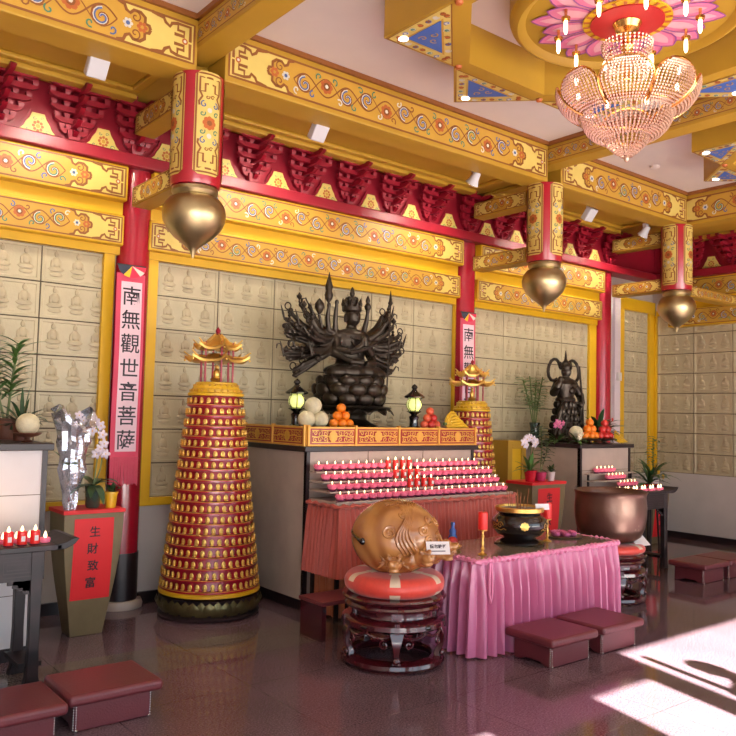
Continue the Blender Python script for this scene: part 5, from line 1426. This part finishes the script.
for (u, v) in [(-2.15, -.50), (-1.55, -.34), (-1.0, -.30), (-.45, -.26), (.1, -.30)]:
    p = Vector(onball(u, v, 1.08)); d = Vector((cos(u), sin(u), 0)); sdv = Vector((-sin(u), cos(u), 0))
    blob(tuple(p+d*.02), (.062, .062, .050)); blob(tuple(p+d*.085+Vector((0, 0, .004))), (.048, .046, .030)); blob(tuple(p+d*.08+Vector((0, 0, -.035))), (.04, .04, .016))
    for w in (-1, 1):
        blob(tuple(p+d*.05+sdv*w*.035+Vector((0, 0, .04))), .018); blob(tuple(p+d*.12+sdv*w*.02+Vector((0, 0, .022))), .013)
        m.tube([tuple(p+sdv*w*.03+Vector((0, 0, .04))), tuple(p-d*.02+sdv*w*.06+Vector((0, 0, .09))), tuple(p-d*.05+sdv*w*.05+Vector((0, 0, .13)))], [.014, .011, .004], 6)
        for q in range(3): m.tube([tuple(p+sdv*w*.05+Vector((0, 0, .0))), tuple(p+sdv*w*(.08+.01*q)+Vector((0, 0, .03-.03*q))), tuple(p-d*.02+sdv*w*(.10+.01*q)+Vector((0, 0, .05-.045*q)))], [.010, .010, .004], 5)
remesh(m.build('dragon_carving', 'fish', t), .0065, 1)
def card(loc, rot, w, h, lab, text, tilt=20, ts=.035, small=False):
    t = thing('notice_card', lab, 'card', loc, rot); a = radians(tilt); m = MB(); m.T = Matrix.Rotation(-a, 4, 'X'); m.box(-w/2, w/2, 0, .003, 0, h); m.build('card_sheet', 'card', t)
    if text:
        m = MB(); m.T = Matrix.Rotation(-a, 4, 'X'); write(m, text, ts, lambda x, y, off: (x, -off, y), -ts*1.05*(len(text)-1)/2, h*.62, ts*1.05, 0, .001, .001)
        if small: m.ribbon([(-w*.3, h*.25), (w*.3, h*.25)], .006, lambda x, y, off: (x, -off, y), .001)
        m.build('card_writing', 'ink', t, fixn=False)
    return t
card((3.855, 3.985, .80), radians(-28), .165, .09, 'small white card with black characters leaning on the wooden fish drum', '請勿敲打', 25, .028, True)
for dx in (-.05, .05): pass
round_stand((6.84, 4.66, 0), .34, .46, 'dark rosewood round stand under the bronze cauldron, right of the pink table')
cushion((6.84, 4.66, .46), .33, .10, 'orange red round cushion between the bronze cauldron and its stand', .1)
t = thing('bronze_bell', 'large brown bronze bowl-shaped bell right of the pink-skirted table', 'bell', (6.84, 4.66, .56))
MB().lathe([(.12, 0), (.22, .01), (.29, .06), (.325, .14), (.342, .24), (.345, .34), (.335, .44), (.345, .475), (.355, .49), (.34, .50), (.325, .485), (.315, .44), (.32, .3), (.30, .14), (.2, .05), (.05, .03)], 56, cap=False).build('bell_body', 'bronze2', t, angle=50)
m = MB(); fr = lambda u, v, off: ((.346+off)*cos(u/.34-2.0), (.346+off)*sin(u/.34-2.15), v)
for i in range(7):
    for j in range(6): 
        u, v = -.10+.036*i, .15+.036*j; m.ribbon([(u-.010, v), (u+.010, v)], .003, fr, -.001 if j > 3 else -.003); m.ribbon([(u, v-.011), (u, v+.011)], .003, fr, -.001 if j > 3 else -.003)
m.build('engraved_marks', 'bronzel', t, fixn=False)
card((7.02, 4.40, .535), radians(-5), .20, .13, 'tilted white card lying on the cushion edge beneath the bronze cauldron', '', 50)

# ================================================================ offering table
t = thing('offering_table', 'offering table with grey-green top and pleated pink satin skirt', 'table', (4.31, 4.05, 0)); L, D = 1.75, .72
MB().box(0, L, 0, D, .675, .707).build('table_top', 'tabletop', t, bevel=.005)
for x in (.05, L-.1):
    for y in (.05, D-.1): MB().box(x, x+.05, y, y+.05, 0, .675).build('leg', 'ebony', t)
m = MB(); pleats(m, [(0, D), (0, 0), (L, 0), (L, D)], .012,   .70, .092, .033, .028, seed=8, nz=14); m.build('pleated_skirt', 'pinksat', t, fixn=False)
m = MB(); pts = []; tot = L+2*D
for i in range(170):
    s = i/169*tot; p = (-.012, D-s) if s < D else ((s-D, -.012) if s < D+L else (L+.012, s-D-L)); pts.append((p[0]+.003*sin(i*2.1), p[1]+.003*sin(i*1.7), .694+.006*sin(i*1.9)))
m.tube(pts, [.020+.006*sin(i*2.3) for i in range(170)], 8); m.build('gathered_band', 'pinktrim', t)
m = MB(); m.tube([(.10, -.03, .68), (.075, -.05, .58), (.07, -.055, .46), (.085, -.055, .40), (.10, -.055, .46), (.105, -.05, .58), (.115, -.03, .68)], .009, 6); m.build('looped_cord', 'pinktrim', t)
TZ = .707
t = thing('incense_burner', 'round black incense burner with gold ornament and brass rim on the pink table', 'incense burner', (5.20, 4.42, TZ))
MB().lathe([(.20, 0), (.21, .012), (.19, .03), (.14, .045), (.13, .06)], 40).build('burner_stand', 'black', t)
MB().lathe([(.12, .055), (.18, .075), (.222, .12), (.235, .165), (.225, .205), (.19, .235), (.17, .25), (.185, .262), (.19, .27), (.16, .272)], 44).build('burner_bowl', 'black', t, angle=50)
MB().lathe([(.188, .262), (.20, .268), (.202, .298), (.192, .304), (.175, .30), (.17, .27)], 44, cap=False).build('brass_rim', 'gold', t)
MB().lathe([(.175, .275), (.175, .285)], 32).build('ash', 'ash', t)
for k in range(6):
    m = MB(); a0 = -2.25+k*pi/3
    fr = lambda u, v, off, a0=a0: ((.236-((v-.165)/.1)**2*.045+off)*cos(a0+u/.23), (.236-((v-.165)/.1)**2*.045+off)*sin(a0+u/.23), v)
    if k % 2 == 0:
        for j in range(8): m.disc((.024*cos(j*pi/4), .165+.024*sin(j*pi/4)), .012, fr, .003, 0, 7)
        m.disc((0, .165), .014, fr, .004, 0, 8)
    else:
        for w in (-1, 1):
            m.ribbon(spiral(w*.035, .165, .030, 1.4, 0, w, 16), .007, fr, .003); m.ribbon([(w*.01, .13), (w*.04, .125), (w*.07, .14), (w*.09, .13)], .008, fr, .003)
        for q in range(3): m.disc((0, .135+.03*q), .010, fr, .004, 0, 6)
    m.build('gold_ornament', 'gold', t, fixn=False)
for k in range(13):
    a = RN.uniform(0, 6.28); r = RN.uniform(.01, .10); h = RN.uniform(.10, .17)
    MB().tube([(r*cos(a), r*sin(a), .28), (r*cos(a)*1.25, r*sin(a)*1.25, .28+h)], .0028, 5).build('incense_stick', 'incense', t)
card((5.30, 4.26, TZ+.285), radians(-18), .13, .05, 'small white card clipped to the rim of the black incense burner', '', 10)
def stick(loc, lab):
    t = thing('candlestick', lab, 'candlestick', loc)
    MB().lathe([(.035, 0), (.036, .006), (.015, .016), (.008, .03), (.016, .045), (.008, .06), (.012, .09), (.007, .11), (.014, .14), (.007, .155), (.008, .175), (.034, .182), (.036, .19)], 18).build('brass_holder', 'gold', t)
    MB().lathe([(.034, .19), (.036, .195), (.036, .315), (.030, .322)], 20).build('red_candle', 'candler', t); MB().tube([(0, 0, .32), (.002, 0, .335)], .0025, 5).build('wick', 'black', t)
stick((4.51, 4.19, TZ), 'brass candlestick with thick red candle left of the black incense burner')
stick((5.49, 4.36, TZ), 'brass candlestick with thick red candle right of the black incense burner')
t = thing('candle_tray', 'flat grey tray of pink lotus candles at the right end of the pink table', 'tray', (5.84, 4.44, TZ))
MB().lathe([(.15, 0), (.16, .004), (.175, .012), (.17, .014), (.15, .008)], 32, sy=.8).build('tray_plate', 'stud', t)
for k, (dx, dy) in enumerate([(-.10, .02), (-.04, -.05), (.0, .03), (.05, -.05), (.10, .01), (-.06, .08), (.04, .09)]):
    m = MB(); m.lathe([(.02, 0), (.032, .008), (.034, .028), (.024, .036), (.01, .03)], 12, (0, 0, 0), 0)
    for j in range(7): a = j*2*pi/7; m.leaf((.018*cos(a), .018*sin(a), .018), (cos(a), sin(a), 1.2), .032, .022, .1, 0, 3)
    o = m.build('unlit_lotus_candle', 'orchidp', angle=50); o.location = (5.84+dx, 4.44+dy*.9, TZ+.010)
    tag(o, f'unlit pink lotus candle on the tray beside the incense burner, {["far left", "front left", "middle", "front right", "far right", "back left", "back right"][k]} one', 'candle', 'unlit lotus candles on the tray')
t = thing('small_bottle', 'small blue glass bottle on the pink table beside the wooden fish drum', 'bottle', (4.66, 4.66, TZ))
MB().lathe([(.03, 0), (.036, .01), (.036, .06), (.026, .085), (.030, .11), (.014, .135), (.013, .155)], 20).build('bottle_body', 'bluegl', t, angle=50)
MB().lathe([(.017, .155), (.017, .18)], 14).build('cap', 'bluegl', t)
t = thing('offering_plate', 'small yellow plate holding a red fruit beside the blue bottle', 'plate', (4.50, 4.50, TZ))
MB().lathe([(.03, 0), (.06, .01), (.075, .025), (.07, .026), (.05, .014)], 24).build('plate_body', 'ypot', t)
fruit('peach', (4.50, 4.50, TZ+.016), .042, 'applr', 'red fruit on the small yellow plate beside the blue bottle', 'fruit', None)

# small red bench near the altar, vinyl kneeling stools
t = thing('low_bench', 'small dark red bench on the floor between the altar curtain and the fish drum', 'bench', (3.62, 5.0, 0))
MB().box(0, .50, 0, .33, .27, .30).build('bench_top', 'maroon', t, bevel=.005)
MB().box(.01, .05, .02, .31, 0, .27).build('side_panel', 'rosewood', t); MB().box(.45, .49, .02, .31, 0, .27).build('side_panel', 'rosewood', t)
def stool_proto():
    t = thing('kneeling_stool', 'x', 'kneeling stool', (0, 0, 0)); w, d = .435, .34
    m = MB(); b = [(0, 0), (0, .165), (d, .165), (d, 0), (d*.82, 0), (d*.70, .022), (d*.30, .022), (d*.18, 0)]
    m.prism(b, 0, w, 0, lambda a, c, e: (e, a, c)); m.build('padded_body', 'maroon', t, bevel=.008)
    m = MB(); m.box(-.05, w+.05, -.055, d+.055, .150, .212); o = m.build('padded_top', 'maroon', t); bv = o.modifiers.new('bevel', 'BEVEL'); bv.width = .022; bv.segments = 4
    for x, y in ((.008, -.003), (w-.008, -.003), (-.003, .006)):
        m = MB()
        for k in range(11): m.ball((x, y, .012+.0135*k), .0042, 6, 4)
        m.build('stud_row', 'stud', t)
    for x in (.012, w-.012):
        for y in (.012, d-.012): MB().ball((x, y-(.014 if y < .1 else -.014), .008), (.009, .009, .008), 8, 5).build('foot', 'stud', t)
    return t
st_ = stool_proto()
for i, (x, y, r, lb) in enumerate([(4.59, 3.60, 0, 'maroon vinyl kneeling stool in front of the pink skirt, left of the pair'), (5.185, 3.60, 0, 'maroon vinyl kneeling stool in front of the pink skirt, right of the pair'),
        (1.545, 4.38, 0, 'maroon vinyl kneeling stool at bottom left, fully seen, right of its neighbour'), (.985, 4.30, 0, 'maroon vinyl kneeling stool in the bottom left corner, cut by the frame'),
        (8.32, 4.50, 0, 'maroon kneeling stool far right near the wall, left of its pair'), (8.87, 4.50, 0, 'maroon kneeling stool at the far right picture edge, cut by the frame')]):
    o = st_ if i == 0 else dup(st_)
    o.location = (x, y, 0); o.rotation_euler = (0, 0, radians(r)); o['label'] = lb; o['group'] = 'maroon kneeling stools'

# ---- unseen figure with a pole, added to cast a shadow across the sunlit floor
t = thing('person', 'person in dark coat, unseen, added near the open doors to cast a floor shadow', 'person', (4.94, .52, 0))
t.scale = (1.18, 1.1, 1)
def skin(name, joints, edges, mat, parent, root=0):
    me = bpy.data.meshes.new(name); me.from_pydata([j[:3] for j in joints], edges, []); o = bpy.data.objects.new(name, me); COL.objects.link(o); o.parent = parent
    me.materials.append(M[mat] if isinstance(mat, str) else mat)
    sk = o.modifiers.new('skin', 'SKIN'); sk.use_smooth_shade = True
    for i, v in enumerate(me.skin_vertices[0].data): v.radius = (joints[i][3], joints[i][4] if len(joints[i]) > 4 else joints[i][3]); v.use_root = (i == root)
    sb = o.modifiers.new('sub', 'SUBSURF'); sb.levels = 2; sb.render_levels = 2
    return o
coat = P('dark_coat_cloth', (54, 52, 66), .8, noise=.06); skinm = P('warm_skin', (206, 158, 128), .5, noise=.03); hairm = P('black_hair', (24, 20, 20), .5, noise=.1)
J = [(0, 0, .93, .15, .11), (0, 0, 1.10, .14, .10), (0, 0, 1.30, .17, .11), (0, 0, 1.42, .11, .08), (0, 0, 1.48, .052, .052), (0, -.01, 1.54, .055, .06),
     (.09, 0, .88, .09), (.10, -.01, .50, .065), (.10, .02, .10, .045), (.10, -.10, .04, .04), (-.09, 0, .88, .09), (-.10, -.01, .50, .065), (-.10, .02, .10, .045), (-.10, -.10, .04, .04),
     (.19, 0, 1.38, .062), (.24, .02, 1.12, .048), (.22, -.08, .90, .038), (-.19, 0, 1.38, .062), (-.22, -.02, 1.14, .048), (-.24, -.06, 1.34, .036)]
E_ = [(0,1),(1,2),(2,3),(3,4),(4,5),(0,6),(6,7),(7,8),(8,9),(0,10),(10,11),(11,12),(12,13),(2,14),(14,15),(15,16),(2,17),(17,18),(18,19)]
skin('body', J, E_, coat, t)
m = MB(); m.ball((0, -.01, 1.60), (.078, .092, .115), 20, 14); m.ball((0, -.10, 1.595), (.013, .02, .022), 8, 6); m.ball((.08, 0, 1.60), (.012, .02, .03), 8, 6); m.ball((-.08, 0, 1.60), (.012, .02, .03), 8, 6); m.ball((0, -.095, 1.555), (.025, .01, .007), 8, 5)
for q in (-1, 1): m.ball((q*.03, -.09, 1.62), (.014, .008, .007), 8, 5)
remesh(m.build('head', skinm, t), .006, 1)
m = MB(); m.ball((0, .015, 1.635), (.088, .098, .10), 18, 12); m.ball((0, .05, 1.57), (.075, .055, .09), 14, 10); m.build('hair', hairm, t)
for q, (hx, hy, hz) in ((1, (.22, -.11, .84)), (-1, (-.255, -.08, 1.40))):
    m = MB(); m.ball((hx, hy, hz), (.035, .022, .045), 12, 8)
    for f in range(4): m.tube([(hx-.024+.016*f, hy-.01, hz-.03*q), (hx-.024+.016*f, hy-.025, hz-.06*q), (hx-.022+.015*f, hy-.012, hz-(.085-.006*abs(f-1.5))*q)], [.0095, .0085, .006], 6)
    m.tube([(hx+.03, hy, hz), (hx+.05, hy-.015, hz-.025*q), (hx+.045, hy-.03, hz-.045*q)], [.012, .010, .007], 6)
    remesh(m.build('hand', skinm, t), .005, 1)
t = thing('shadow_pole', 'long straight pole near the doors, unseen, added to cast a thin floor shadow', 'pole', (4.66, .42, 0))  # unseen pole, added for the streak of shadow on the floor
MB().tube([(0, 0, 0), (0, 0, 1.98)], .032, 12).build('pole_shaft', 'ebony', t)
